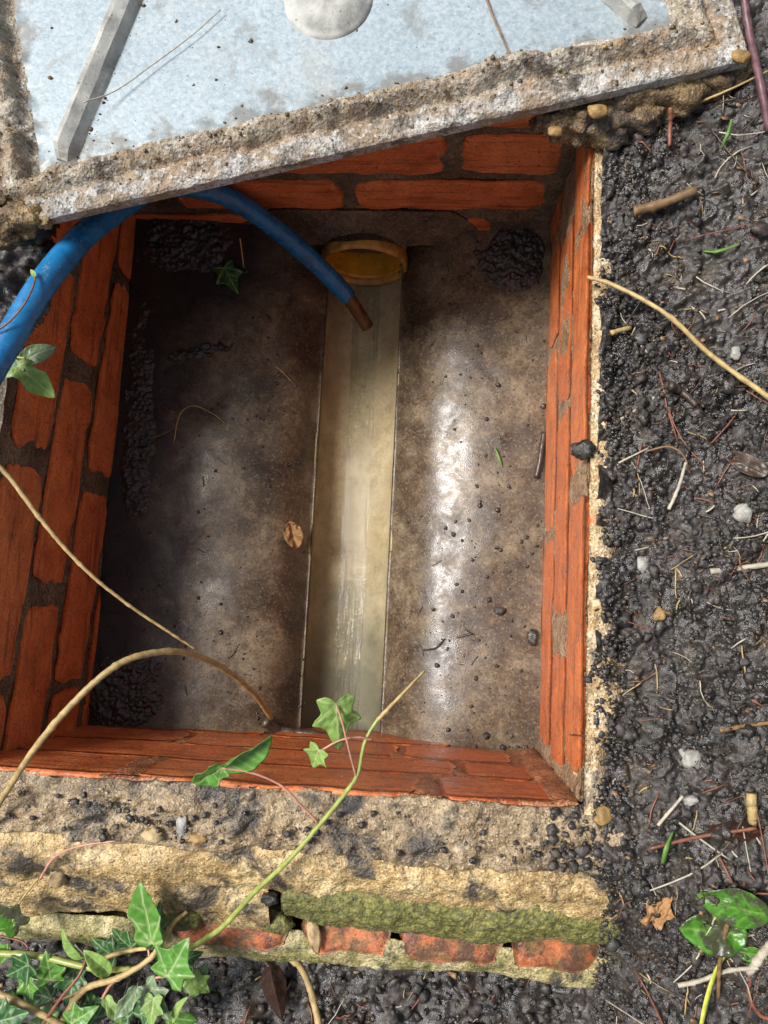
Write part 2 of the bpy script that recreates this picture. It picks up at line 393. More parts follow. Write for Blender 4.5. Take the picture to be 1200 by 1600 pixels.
def m_crust():
    t = NT('dirt_crusted_zinc')
    d = t.attr('inset')                          # metres from the outer edge of the folded rim
    n1 = t.noise(26, 6, 0.68, dist=0.3); n2 = t.noise(150, 5, 0.7); n3 = t.noise(520, 3, 0.6); n0 = t.noise(9, 4, 0.6)
    zn = t.ramp(n1, [(0.34, (0.22, 0.205, 0.18)), (0.46, (0.44, 0.42, 0.38)), (0.64, (0.62, 0.61, 0.57))])
    be = t.ramp(n1, [(0.32, (0.11, 0.088, 0.062)), (0.43, (0.30, 0.25, 0.18)), (0.55, (0.44, 0.38, 0.29)), (0.68, (0.58, 0.53, 0.45))])
    w = t.math('ADD', d, t.math('MULTIPLY', t.math('SUBTRACT', n1, 0.5), 0.022))
    c = t.mix(t.ramp(t.math('MULTIPLY', w, 20.0), [(0.32, 0.0), (0.46, 1.0)]), zn, be)
    gr = t.ramp(t.math('MULTIPLY', w, 20.0), [(0.28, 0.0), (0.40, 0.9), (0.50, 0.9), (0.60, 0.0)])
    c = t.mix(t.math('MULTIPLY', gr, t.ramp(n0, [(0.50, 0.0), (0.60, 0.9)])), c, (0.34, 0.215, 0.125))
    c = t.mix(t.ramp(n2, [(0.36, 0.9), (0.47, 0.0)]), c, (0.045, 0.04, 0.035))
    c = t.mix(t.ramp(t.noise(40, 6, 0.72, dist=0.5), [(0.60, 0.0), (0.68, 0.85)]), c, (0.05, 0.043, 0.037))
    c = t.mix(t.ramp(n3, [(0.60, 0.0), (0.70, 0.7)]), c, (0.55, 0.55, 0.53))
    c = t.mix(t.ramp(n3, [(0.30, 0.75), (0.38, 0.0)]), c, (0.04, 0.036, 0.03))
    c = t.mix(t.ramp(t.noise(19, 6, 0.7, dist=0.6), [(0.46, 0.0), (0.57, 0.85)]), c, (0.29, 0.20, 0.12))
    c = t.mix(t.ramp(t.noise(15, 6, 0.72, dist=0.8), [(0.56, 0.0), (0.64, 0.85)]), c, (0.085, 0.068, 0.050))
    gg = t.cells(330)
    c = t.mix(t.ramp(gg, [(0.0, 0.45), (0.4, 0.0)]), c, (0.14, 0.11, 0.08))
    c = t.mix(t.ramp(gg, [(0.78, 0.0), (1.0, 0.6)]), c, (0.58, 0.56, 0.52))
    return t.done(c, 0.72, t.bump(t.voro(330), 0.6, 0.0022, t.bump(n3, 0.6, 0.0016, t.bump(n2, 0.9, 0.004))), 0.4)
def m_leaf(name, col, vein, under=0.0, rough=0.3, rand=0.3, mud=0.0):
    t = NT(name)
    n = t.noise(90, 4, 0.6); v = t.attr('vein')
    c = t.ramp(n, [(0.3, tuple(x * 0.65 for x in col)), (0.7, tuple(x * 1.3 for x in col))])
    c = t.mix(t.math('MULTIPLY', t.oi.outputs['Random'], rand), c, tuple(x * 0.45 for x in col))
    c = t.mix(t.math('MULTIPLY', v, 0.85, True), c, vein)
    c = t.mix(t.ramp(t.noise(330, 4, 0.7), [(0.67, 0.0), (0.72, 0.6)]), c, (0.05, 0.04, 0.02))
    if mud: c = t.mix(t.ramp(t.noise(38, 5, 0.65, dist=0.5), [(0.46, 0.0), (0.54, mud)]), c, (0.055, 0.042, 0.028))
    nm = t.bump(v, 0.35, 0.0012, t.bump(t.noise(160, 3), 0.25, 0.001))
    m = t.done(c, t.ramp(n, [(0.3, rough), (0.7, rough + 0.2)]), nm, 0.5)
    tr = t.n('ShaderNodeBsdfTranslucent'); t.l(c, tr.inputs[0]); mx = t.n('ShaderNodeMixShader'); mx.inputs[0].default_value = 0.28
    t.l(t.b.outputs[0], mx.inputs[1]); t.l(tr.outputs[0], mx.inputs[2]); t.l(mx.outputs[0], t.out.inputs[0])
    return m
def m_water():
    t = NT('clear_water')
    t.done((0.96, 0.97, 0.95), 0.03, t.bump(t.noise(1.0, 3, 0.5, t.pos((70, 14, 70))), 0.25, 0.003), 0.5)
    gl = t.n('ShaderNodeBsdfGlossy'); gl.inputs['Roughness'].default_value = 0.06
    tp = t.n('ShaderNodeBsdfTransparent'); tp.inputs[0].default_value = (0.975, 0.975, 0.955, 1)
    fr = t.n('ShaderNodeFresnel'); fr.inputs[0].default_value = 1.33; mx = t.n('ShaderNodeMixShader')
    nm = t.bump(t.noise(1.0, 4, 0.6, t.pos((220, 18, 100))), 0.6, 0.004); t.l(nm, gl.inputs['Normal']); t.l(nm, fr.inputs['Normal'])
    t.l(fr.outputs[0], mx.inputs[0]); t.l(tp.outputs[0], mx.inputs[1]); t.l(gl.outputs[0], mx.inputs[2]); t.l(mx.outputs[0], t.out.inputs[0])
    return t.m

def m_hose():
    t = NT('scuffed_blue_polythene')
    n = t.noise(45, 4, 0.6)
    c = t.ramp(n, [(0.35, (0.004, 0.095, 0.24)), (0.65, (0.008, 0.165, 0.38))])
    c = t.mix(t.ramp(t.noise(170, 5, 0.75), [(0.57, 0.0), (0.63, 0.75)]), c, (0.13, 0.19, 0.22))
    c = t.mix(t.ramp(t.noise(60, 6, 0.75, dist=0.8), [(0.58, 0.0), (0.66, 0.8)]), c, (0.05, 0.04, 0.028))
    return t.done(c, t.ramp(n, [(0.35, 0.2), (0.65, 0.45)]), t.bump(t.noise(300, 4), 0.25, 0.0008), 0.5)
MAT = dict(
    soil=m_soil(), crumb=m_soil('wet_black_crumb'),
    mort_in=m_mortar('grey_wall_mortar', (0.125, 0.092, 0.056), (0.055, 0.038, 0.024), (0.21, 0.16, 0.10), (0.35, 0.7), dirt=0.15),
    mort_near=m_mortar('brick_stained_mortar', (0.42, 0.15, 0.060), (0.22, 0.075, 0.032), (0.50, 0.25, 0.12), (0.3, 0.6), dirt=0.15),
    mort_right=m_mortar('tan_joint_mortar', (0.34, 0.205, 0.11), (0.19, 0.105, 0.055), (0.46, 0.31, 0.19), (0.3, 0.6), dirt=0.15),
    brick_moss=m_brick('dirty_mossy_brick', 0.85),
    mort_top=m_mortar('sandy_bed_mortar', (0.29, 0.20, 0.105), (0.13, 0.088, 0.048), (0.45, 0.345, 0.21), (0.16, 0.5), dirt=0.60),
    mort_low=m_mortar('yellow_bed_mortar', (0.50, 0.33, 0.135), (0.28, 0.175, 0.07), (0.66, 0.50, 0.27), (0.2, 0.6), dirt=0.55, moss=0.0),
    mort_moss=m_mortar('mossy_mortar', (0.36, 0.27, 0.10), (0.16, 0.12, 0.05), (0.5, 0.38, 0.17), (0.45, 0.8), moss=1.15, dirt=0.1),
    mort_ledge=m_mortar('ledge_mortar', (0.47, 0.38, 0.165), (0.25, 0.19, 0.085), (0.62, 0.53, 0.30), (0.4, 0.75), moss=0.35, dirt=0.15),
    mort_side=m_mortar('ochre_side_mortar', (0.56, 0.37, 0.17), (0.32, 0.20, 0.09), (0.74, 0.60, 0.42), (0.3, 0.65), dirt=0.3),
    stone=m_plain('tan_stone', (0.34, 0.24, 0.12), 0.5, 90, 0.6, spots=(0.10, 0.075, 0.045), bump=0.7),
    white=m_plain('chalky_stone', (0.27, 0.255, 0.225), 0.5, 110, 0.5, spots=(0.09, 0.08, 0.065), bump=0.7),
    yellow=m_plain('yellow_stone', (0.26, 0.155, 0.05), 0.5, 100, 0.55, spots=(0.10, 0.07, 0.03), bump=0.7),
    lumpm=m_mortar('muddy_mortar_lump', (0.16, 0.10, 0.045), (0.06, 0.042, 0.028), (0.34, 0.23, 0.09), (0.4, 0.8), dirt=0.55),
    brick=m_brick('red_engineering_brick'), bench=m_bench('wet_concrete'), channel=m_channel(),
    pipe=m_plain('orange_brown_plastic', (0.62, 0.29, 0.025), 0.3, 40, 0.32, spots=(0.06, 0.03, 0.01)),
    piperim=m_plain('muddy_pipe_rim', (0.42, 0.22, 0.05), 0.45, 70, 0.45, spots=(0.10, 0.08, 0.05)),
    hose=m_hose(),
    nozzle=m_plain('brown_wet_nozzle', (0.10, 0.05, 0.022), 0.4, 80, 0.25, spots=(0.03, 0.02, 0.015)),
    zinc=m_zinc(), crust=m_crust(),
    ribm=m_plain('weathered_rib_zinc', (0.34, 0.335, 0.305), 0.55, 34, 0.6, spots=(0.15, 0.125, 0.095), bump=0.7),
    leaf=m_leaf('ivy_green', (0.11, 0.30, 0.038), (0.42, 0.50, 0.22)),
    leaf_dk=m_leaf('ivy_dark_green', (0.036, 0.125, 0.030), (0.36, 0.46, 0.22)),
    leaf_lt=m_leaf('ivy_pale_underside', (0.25, 0.40, 0.085), (0.42, 0.50, 0.20), rough=0.42),
    leaf_gr=m_leaf('ivy_grey_green', (0.19, 0.28, 0.13), (0.40, 0.45, 0.30), rough=0.3),
    leaf_vivid=m_leaf('torn_vivid_green', (0.065, 0.22, 0.014), (0.18, 0.34, 0.06), rough=0.2, rand=0.2, mud=0.92),
    leaf_dead=m_leaf('dead_brown_leaf', (0.075, 0.034, 0.016), (0.12, 0.06, 0.03), rough=0.3, mud=0.7),
    leaf_tan=m_leaf('dead_tan_leaf', (0.40, 0.20, 0.075), (0.46, 0.30, 0.14), rough=0.5),
    leaf_wet=m_leaf('wet_dark_leaf', (0.045, 0.018, 0.010), (0.07, 0.03, 0.02), rough=0.12),
    twig=m_plain('brown_twig_bark', (0.20, 0.115, 0.048), 0.5, 130, 0.55, spots=(0.06, 0.035, 0.02), rand=0.5),
    straw=m_plain('straw_twig_bark', (0.40, 0.28, 0.115), 0.4, 130, 0.5, spots=(0.14, 0.09, 0.04), rand=0.3),
    pale=m_plain('pale_dry_twig', (0.42, 0.37, 0.28), 0.35, 140, 0.6, spots=(0.15, 0.12, 0.09), rand=0.4),
    darkt=m_plain('wet_dark_twig', (0.060, 0.040, 0.028), 0.5, 140, 0.35, rand=0.4),
    redt=m_plain('reddish_twig', (0.21, 0.075, 0.04), 0.4, 140, 0.45, rand=0.4),
    purple=m_plain('purple_stem', (0.10, 0.045, 0.05), 0.4, 120, 0.45),
    leafbits=m_plain('dead_leaf_flakes', (0.17, 0.10, 0.048), 0.75, 32, 0.5, spots=(0.04, 0.028, 0.018)),
    grn=m_plain('green_ivy_stem', (0.26, 0.30, 0.07), 0.3, 90, 0.4, spots=(0.16, 0.12, 0.05)),
    pinks=m_plain('pink_leaf_stalk', (0.42, 0.20, 0.14), 0.3, 90, 0.4),
    grass=m_plain('green_grass_blade', (0.10, 0.19, 0.035), 0.3, 90, 0.4),
    ygrass=m_plain('yellow_grass_blade', (0.45, 0.47, 0.07), 0.3, 90, 0.4),
    water=m_water(),
)

# ------------------------------------------------------------------ chamber dimensions
XL, XR, YN, YB = -0.420, 0.137, -0.157, 0.510
CH_L, CH_R, CH_X, CH_R0 = -0.167, -0.0555, -0.11125, 0.0535
MOUTH_Y = 0.476

def _profile(w, a, tau, flat):                   # rounded concrete shoulder rolling down to the channel
    e = np.linspace(0, w, 300); sl = a * np.exp(-(e / tau) ** 1.35) + flat * (1 - e / w)
    return e, -0.325 + np.concatenate([[0], np.cumsum((sl[1:] + sl[:-1]) / 2) * (e[1] - e[0])])
PR = _profile(XR - CH_R, 1.15, 0.052, 0.06)
PL = _profile(CH_L - XL, 1.70, 0.036, 0.08)
def bench_z(x, y):
    x = np.asarray(x, float); y = np.asarray(y, float)
    zr = np.interp(x - CH_R, PR[0], PR[1]); zl = np.interp(CH_L - x, PL[0], PL[1])
    z = np.where(x > CH_X, zr, zl)
    return z + 0.0034 * fbm(x, y, 0, 10, 3, 31) + 0.00012 * fbm(x, y, 0, 120, 2, 33)

# ------------------------------------------------------------------ ground
def ground_base(x, y):
    x = np.asarray(x, float); y = np.asarray(y, float)
    right = -0.004 + 0.030 * sstep(0.145, 0.34, x) + 0.010 * sstep(0.30, 0.55, y)
    left = 0.004 + 0.014 * sstep(-0.46, -0.70, x)
    h = np.where(x > -0.1, right, left)
    drop = sstep(-0.19, -0.335, y + 0.02 * fbm(x, y, 0, 14, 3, 3))
    lowv = np.where(x > 0.10, -0.052 + 0.020 * sstep(0.20, 0.33, x), -0.105)
    lowv = lowv + (-0.105 - lowv) * sstep(0.22, 0.14, x)
    return h * (1 - drop) + lowv * drop
def ground_z(x, y):
    x = np.asarray(x, float); y = np.asarray(y, float)
    b = ground_base(x, y)
    m = 0.55 + 0.45 * np.clip(1.2 * fbm(x, y, 0, 9, 3, 5) + 0.35, 0, 1)          # crumbly and smeared patches
    smear = sstep(0.24, 0.30, x) * sstep(0.25, 0.42, y)
    m = m * (1 - 0.65 * smear)
    h = b + 0.013 * fbm(x, y, 0, 17, 5, 1)
    wx_ = x + 0.004 * fbm(x, y, 0, 90, 2, 11); wy_ = y + 0.004 * fbm(x, y, 0, 90, 2, 12)
    h = h + m * (0.020 * np.abs(fbm(wx_, wy_, 0, 40, 2, 13)) + 0.0105 * np.abs(fbm(wx_, wy_, 0, 95, 2, 14)) + 0.0070 * np.abs(fbm(wx_, wy_, 0, 200, 1, 15)) + 0.0022 * bumps(wx_, wy_ + 0.4, 0.0060, 0.62, 6, 0.6)) - 0.006 * m
    return h + m * 0.0022 * fbm(x, y, 0, 300, 2, 8)
def axis(segs):
    out = []
    for a, b, st in segs: out += list(np.arange(a, b - 1e-9, st))
    return out
def grow(start, sgn, st, end):
    v, o = start, []
    while abs(v) < end: st *= 1.35; v += sgn * st; o.append(v)
    return o
gx = np.array(sorted(grow(-0.66, -1, 0.004, 40)) + axis([(-0.66, 0.135, 0.0032), (0.135, 0.43, 0.0016), (0.43, 0.60, 0.006)]) + [0.60] + grow(0.60, 1, 0.006, 40))
gy = np.array(sorted(grow(-0.52, -1, 0.004, 40)) + axis([(-0.52, -0.30, 0.0022), (-0.30, 0.62, 0.0018), (0.62, 0.90, 0.008)]) + [0.90] + grow(0.90, 1, 0.008, 40))
GX, GY = np.meshgrid(gx, gy, indexing='ij')
far = sstep(1.0, 3.0, np.hypot(GX, GY))
GZ = ground_z(GX, GY) * (1 - far) + far * (0.03 * fbm(GX, GY, 0, 0.8, 3, 9))
hole = lambda x, y: (x > -0.445) & (x < 0.146) & (y > -0.318) & (y < 0.545)
cx = (GX[:-1, :-1] + GX[1:, 1:]) / 2; cy = (GY[:-1, :-1] + GY[1:, 1:]) / 2
Vg, Fg = compact(np.stack([GX, GY, GZ], -1).reshape(-1, 3), grid_faces(len(gx), len(gy), ~hole(cx, cy)))
tag(obj('ground', Vg, Fg, MAT['soil'], origin=np.zeros(3), smooth=False), kind='structure')

# loose crumbs of soil over the dug ground
def scatter(n, box, rmin, rmax, sub, seed, hz=ground_z, cond=None, sq=0.75, sink=0.25, amp=0.4, sc=1.7):
    g = np.random.default_rng(seed); out = []
    while len(out) < n:
        x = g.uniform(box[0], box[1]); y = g.uniform(box[2], box[3])
        if cond is not None and not cond(x, y, g): continue
        out.append((x, y, rmin + (rmax - rmin) * g.random() ** 2.4))
    A = np.array(out); z = hz(A[:, 0], A[:, 1]); parts = []
    for i, (x, y, r) in enumerate(A):
        parts.append(lump((x, y, z[i] + r * sink), r, sub, amp, (1, g.uniform(0.7, 1.15), sq), int(g.integers(0, 9999)), sc, 0.0, g.uniform(0, 6)))
    return join(parts)
den = lambda x, y, g: g.random() < 0.35 + 0.65 * (vnoise(x * 22, y * 22, 0, 5) > -0.1) and not (x > 0.22 and y > 0.25 and g.random() < 0.75)
off_rim = lambda x, y, g: (x > 0.156 + 0.014 * vnoise(y * 34, 0, 0, 2)) and den(x, y, g)
soil_top = lambda x, y: np.maximum(ground_z(x, y), np.where(np.asarray(x) < 0.166, -0.001, -1.0))
s1 = scatter(300, (0.155, 0.36, -0.42, 0.55), 0.0026, 0.0075, 2, 21, soil_top, cond=off_rim, amp=1.0, sc=2.6)
s2 = scatter(8500, (0.146, 0.35, -0.42, 0.55), 0.0008, 0.0030, 1, 22, soil_top, cond=off_rim, amp=0.7, sc=2.0)
s4 = scatter(1500, (0.141, 0.175, -0.16, 0.50), 0.0008, 0.0034, 1, 24, soil_top, cond=lambda x, y, g: g.random() < 0.25 + 0.9 * (vnoise(y * 26, x * 26, 0, 9) > 0.0) and x > 0.150 + 0.012 * vnoise(y * 40, 3, 0, 2), amp=0.7, sc=2.0)
s3 = scatter(900, (-0.45, 0.16, -0.46, -0.335), 0.0016, 0.0065, 1, 23)
tag(obj('soil_crumbs', *join([s1, s2, s3, s4]), MAT['crumb'], origin=np.zeros(3), smooth=False), 'wet black crumbs of soil strewn over the dug ground', 'soil', kind='stuff')

# ------------------------------------------------------------------ brick walls of the chamber
def wall_frame(side):                            # a along, b up, c out towards the chamber
    return {'left': lambda a, b, c: np.stack([XL + c, a, b], -1), 'right': lambda a, b, c: np.stack([XR - c, a, b], -1),
            'far': lambda a, b, c: np.stack([a, YB - c, b], -1), 'near': lambda a, b, c: np.stack([a, YN + c, b], -1)}[side]
def brick_mesh(a0, a1, b0, b1, fr, seed, tilt=0.0, proud=0.0016, ero=0.0035, depth=0.055, drop=0.0022):
    na, nb = max(8, int((a1 - a0) / 0.0055)), 14
    s = np.linspace(-1, 1, na); t = np.linspace(-1, 1, nb)
    S, T = np.meshgrid(s, t, indexing='ij')
    L, Hh = (a1 - a0) / 2, (b1 - b0) / 2
    R = 0.0045
    A = S * L; B = T * Hh
    cut = (np.clip((np.abs(A) - (L - 0.022)) / 0.022, 0, 1) * np.clip((np.abs(B) - (Hh - 0.022)) / 0.022, 0, 1)) * R   # rounded corners
    A = A - np.sign(S) * cut; B = B - np.sign(T) * cut
    ca, cb = (a0 + a1) / 2, (b0 + b1) / 2
    na1 = fbm(A + ca, B + cb, seed, 60, 4, seed % 50); nb1 = fbm(A + ca, B + cb, seed + 9, 42, 4, seed % 40 + 3)
    A = A - ero * np.abs(S) ** 3 * np.sign(S) * (0.4 + 1.5 * na1); B = B - ero * np.abs(T) ** 3 * np.sign(T) * (0.3 + 1.5 * nb1)
    C = proud + 0.0012 * fbm(A + ca, B + cb, seed, 22, 3, 7)
    C = C - drop * np.maximum(np.abs(S), np.abs(T)) ** 14
    A = A + ca; B = B + cb + tilt * A
    P = fr(A, B, C); back = fr(A, B, C * 0 - depth)
    return solid_sheet(P, 0) if False else _closed(P, back)
def _closed(P, Q):
    n, m = P.shape[:2]
    V, F = solid_sheet(P, 0.0); V[n * m:] = Q.reshape(-1, 3)
    return V, F
def make_wall(side, a0, a1, b0, b1, courses, label, tilt=0.0, smears=(), seed=0, ampl=0.0030, base=-0.0014, depth=0.10):
    fr = wall_frame(side)
    root = thing('brick_wall', fr(np.array((a0 + a1) / 2), np.array(b0), np.array(-0.05)), label, 'brick wall')
    na, nb = int((a1 - a0) / 0.003), int((b1 - b0) / 0.003)
    A, B = np.meshgrid(np.linspace(a0, a1, na), np.linspace(b0, b1, nb), indexing='ij')
    C = base + ampl * fbm(A, B, seed, 26, 4, seed) + 0.0007 * fbm(A, B, seed, 170, 2, seed + 5)
    for (sa, sb, ra, rb, hh) in smears:
        d = ((A - sa) / ra) ** 2 + ((B - sb - tilt * A) / rb) ** 2 + 0.5 * fbm(A, B, seed, 45, 3, 77)
        C = C + hh * np.clip(1.25 - d, 0, 1) ** 0.7
    P = fr(A, B, C); Q = fr(A, B, C * 0 - depth)
    obj('mortar', *_closed(P, Q), MAT[{'near': 'mort_near', 'right': 'mort_right'}.get(side, 'mort_in')], root)
    k = 0
    for (c0, c1, ends) in courses:
        for (e0, e1) in ends:
            k += 1
            obj('brick', *brick_mesh(e0, e1, c0, c1, fr, seed * 13 + k, tilt, proud=0.0008 if side == 'near' else 0.0016, drop=0.0010 if side == 'near' else 0.0022, depth={'near': 0.0052, 'right': 0.009}.get(side, 0.055)), MAT['brick'], root)
    return root
TL = -0.105                                      # the left-hand courses dip towards the far end
make_wall('left', -0.257, 0.61, -0.345, -0.003, [
    (-0.079, 0.000, [(-0.25, -0.096), (-0.088, 0.130), (0.144, 0.364), (0.372, 0.59)]),
    (-0.161, -0.084, [(-0.24, -0.010), (0.012, 0.250), (0.272, 0.498)]),
    (-0.246, -0.169, [(-0.22, -0.107), (-0.101, 0.132), (0.150, 0.408), (0.420, 0.60)]),
    (-0.320, -0.254, [(-0.2, 0.02), (0.035, 0.25), (0.262, 0.47)])],
    'deep red brick wall on the shaded left side of the chamber', TL,
    [(0.0, -0.12, 0.016, 0.034, 0.0026), (0.262, -0.12, 0.018, 0.04, 0.0026), (0.14, -0.205, 0.018, 0.034, 0.0026), (0.41, -0.205, 0.012, 0.034, 0.0024),
     (0.15, -0.05, 0.014, 0.03, 0.003), (-0.15, -0.25, 0.10, 0.02, 0.0025)], 3, 0.0022, -0.002)
make_wall('right', YN + 0.002, 0.61, -0.345, -0.003, [
    (-0.083, -0.001, [(-0.137, 0.118), (0.142, 0.388), (0.397, 0.60)]),
    (-0.170, -0.089, [(-0.157, -0.032), (0.003, 0.226), (0.236, 0.44)]),
    (-0.258, -0.176, [(-0.145, 0.097), (0.103, 0.327), (0.336, 0.465), (0.475, 0.6)]),
    (-0.335, -0.262, [(-0.10, 0.12), (0.13, 0.35)])],
    'bright orange brick wall along the right edge beside the soil', 0.0,
    [(0.132, -0.035, 0.02, 0.035, 0.003), (-0.013, -0.128, 0.022, 0.036, 0.003), (0.34, -0.128, 0.115, 0.030, 0.0030), (-0.152, -0.17, 0.012, 0.2, 0.004),
     (0.44, -0.03, 0.05, 0.02, 0.003)], 5, depth=0.011)
make_wall('far', -0.53, 0.25, -0.345, -0.003, [
    (-0.056, 0.000, [(-0.45, -0.24), (-0.228, -0.02), (0.010, 0.118), (0.130, 0.24)]),
    (-0.142, -0.064, [(-0.5, -0.235), (-0.222, -0.003), (0.015, 0.130)]),
    (-0.222, -0.153, [(-0.345, -0.128), (-0.113, 0.118)]),
    (-0.300, -0.236, [(-0.42, -0.21), (-0.198, 0.006), (0.018, 0.062)])],
    'dim red brick wall at the far end behind the pipe', 0.018,
    [(0.128, -0.19, 0.016, 0.06, 0.003), (0.132, -0.08, 0.012, 0.06, 0.003), (0.006, -0.1, 0.008, 0.04, 0.001), (-0.12, -0.26, 0.13, 0.030, 0.004), (0.10, -0.26, 0.06, 0.03, 0.003)], 7)
make_wall('near', -0.53, XR - 0.001, -0.345, -0.004, [
    (-0.081, -0.002, [(-0.50, -0.278), (-0.262, -0.004), (0.012, 0.118)]),
    (-0.165, -0.085, [(-0.42, -0.186), (-0.182, 0.034), (0.038, 0.112)]),
    (-0.250, -0.169, [(-0.5, -0.281), (-0.276, -0.031), (-0.026, 0.098)]),
    (-0.33, -0.254, [(-0.42, -0.2), (-0.19, 0.03)])],
    'wet orange brick wall at the near edge under the ivy leaves', 0.0,
    [(-0.008, -0.14, 0.02, 0.02, 0.002), (-0.268, -0.02, 0.02, 0.016, 0.002), (0.005, -0.03, 0.012, 0.03, 0.002), (0.125, -0.12, 0.014, 0.2, 0.004)], 9, 0.0022, -0.0012, 0.006)

# ------------------------------------------------------------------ benching, channel, pipe
def make_bench(x0, x1, label):
    xs = np.linspace(x0, x1, int((x1 - x0) / 0.0025)); ys = np.linspace(YN - 0.01, YB + 0.01, 270)
    X, Y = np.meshgrid(xs, ys, indexing='ij')
    Z = bench_z(X, Y) + 0.0025 * np.exp(-np.abs(X - (CH_L if x0 < -0.3 else CH_R)) / 0.006) * (0.4 + 1.4 * fbm(X * 0, Y, 0, 22, 4, 37))
    P = np.stack([X, Y, Z], -1); Q = P.copy(); Q[..., 2] = -0.42
    return tag(obj('concrete_benching', *_closed(P, Q), MAT['bench']), label, 'concrete benching')
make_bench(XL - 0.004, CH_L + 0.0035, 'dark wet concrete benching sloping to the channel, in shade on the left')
make_bench(CH_R - 0.0035, XR + 0.004, 'brown concrete benching with a glossy wet streak, right of the channel')
# half-round channel
th = np.linspace(math.pi, 2 * math.pi, 33); ys = np.linspace(YN - 0.012, YB + 0.02, 60)
def chan(r, lift=0.0):
    T, Y = np.meshgrid(th, ys, indexing='ij')
    wob = 1 + 0.008 * fbm(T, Y, 0, 6, 2, 4)
    return np.stack([CH_X + r * wob * np.cos(T), Y, -0.3258 + lift + r * np.sin(T)], -1)
chn = thing('drain_channel', (CH_X, 0.16, -0.385), 'ochre half round drain channel running down the middle of the floor', 'drain channel')
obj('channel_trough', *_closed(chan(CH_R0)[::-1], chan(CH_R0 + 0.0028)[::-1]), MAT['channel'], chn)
wx = np.linspace(-0.019, 0.019, 20); WX, WY = np.meshgrid(wx, np.linspace(YN - 0.01, YB, 200), indexing='ij')
edge = 1 + 0.10 * fbm(WX * 0, WY, 0, 20, 2, 5)
WZ = -0.3757 + 0.0005 * fbm(WX * 6, WY, 0, 40, 3, 6)
Pw = np.stack([CH_X + WX * edge, WY, WZ], -1)
tag(obj('water', Pw.reshape(-1, 3), grid_faces(*Pw.shape[:2]), MAT['water'], chn), 'shallow clear water in the bottom of the channel')
# pipe end
pp = thing('drain_pipe', (CH_X, 0.5, -0.38), 'orange brown pipe mouth opening into the channel at the far wall', 'drain pipe')
def revolve(prof, cxz, seg=56, wob=0.0):          # prof: (radius, y)
    A = np.linspace(0, 2 * math.pi, seg, endpoint=False); V = []
    for r, y in prof:
        rr = r * (1 + wob * fbm(np.cos(A), np.sin(A), y * 30, 2.5, 3, 3))
        V.append(np.stack([cxz[0] + rr * np.cos(A), np.full(seg, y), cxz[1] + rr * np.sin(A)], -1))
    V = np.concatenate(V); n = len(prof); F = []
    for i in range(n - 1):
        for k in range(seg):
            k2 = (k + 1) % seg; F.append((i * seg + k, i * seg + k2, (i + 1) * seg + k2, (i + 1) * seg + k))
    return V, np.array(F)
PZ = -0.3130
obj('pipe_bore', *revolve([(0.0575, 0.70), (0.0575, MOUTH_Y + 0.012), (0.0535, MOUTH_Y + 0.006), (0.0530, MOUTH_Y + 0.010), (0.0525, 0.70)], (CH_X, PZ)), MAT['pipe'], pp)
obj('pipe_rim', *revolve([(0.0578, MOUTH_Y + 0.018), (0.0602, MOUTH_Y + 0.015), (0.0606, MOUTH_Y + 0.002), (0.0594, MOUTH_Y - 0.003), (0.0560, MOUTH_Y - 0.003), (0.0538, MOUTH_Y + 0.003), (0.0536, MOUTH_Y + 0.016), (0.0578, MOUTH_Y + 0.018)], (CH_X, PZ), wob=0.02), MAT['piperim'], pp)
# cement fillet over the pipe
FX, FT = np.meshgrid(np.linspace(-0.30, 0.06, 110), np.linspace(0, 1, 26), indexing='ij')
mask = sstep(-0.30, -0.21, FX) * sstep(0.06, 0.0, FX)
hump = np.exp(-((FX - CH_X) / 0.075) ** 2)
top = -0.222 - 0.05 * (1 - mask)
fy = YB - 0.001 - FT * (0.010 + 0.016 * hump) * (0.4 + 0.6 * mask) + 0.0
fz = top - FT * (0.050 + 0.02 * (1 - hump))
r_ = np.hypot(FX - CH_X, fz - PZ)
fz = np.where((r_ < 0.062) & (FT > 0.2), PZ + np.sqrt(np.clip(0.062 ** 2 - (FX - CH_X) ** 2, 0, 1)), fz)
nz = 0.0035 * fbm(FX, fz, 0, 32, 4, 12)
Pf = np.stack([FX, fy - nz * np.clip(FT * 4, 0, 1) - 0.001, fz + 0.5 * nz], -1); Qf = Pf.copy(); Qf[..., 1] = YB + 0.03
tag(obj('cement_fillet', *_closed(Pf, Qf), MAT['mort_in']), 'rough brown cement smeared over the pipe at the foot of the far wall', 'cement')

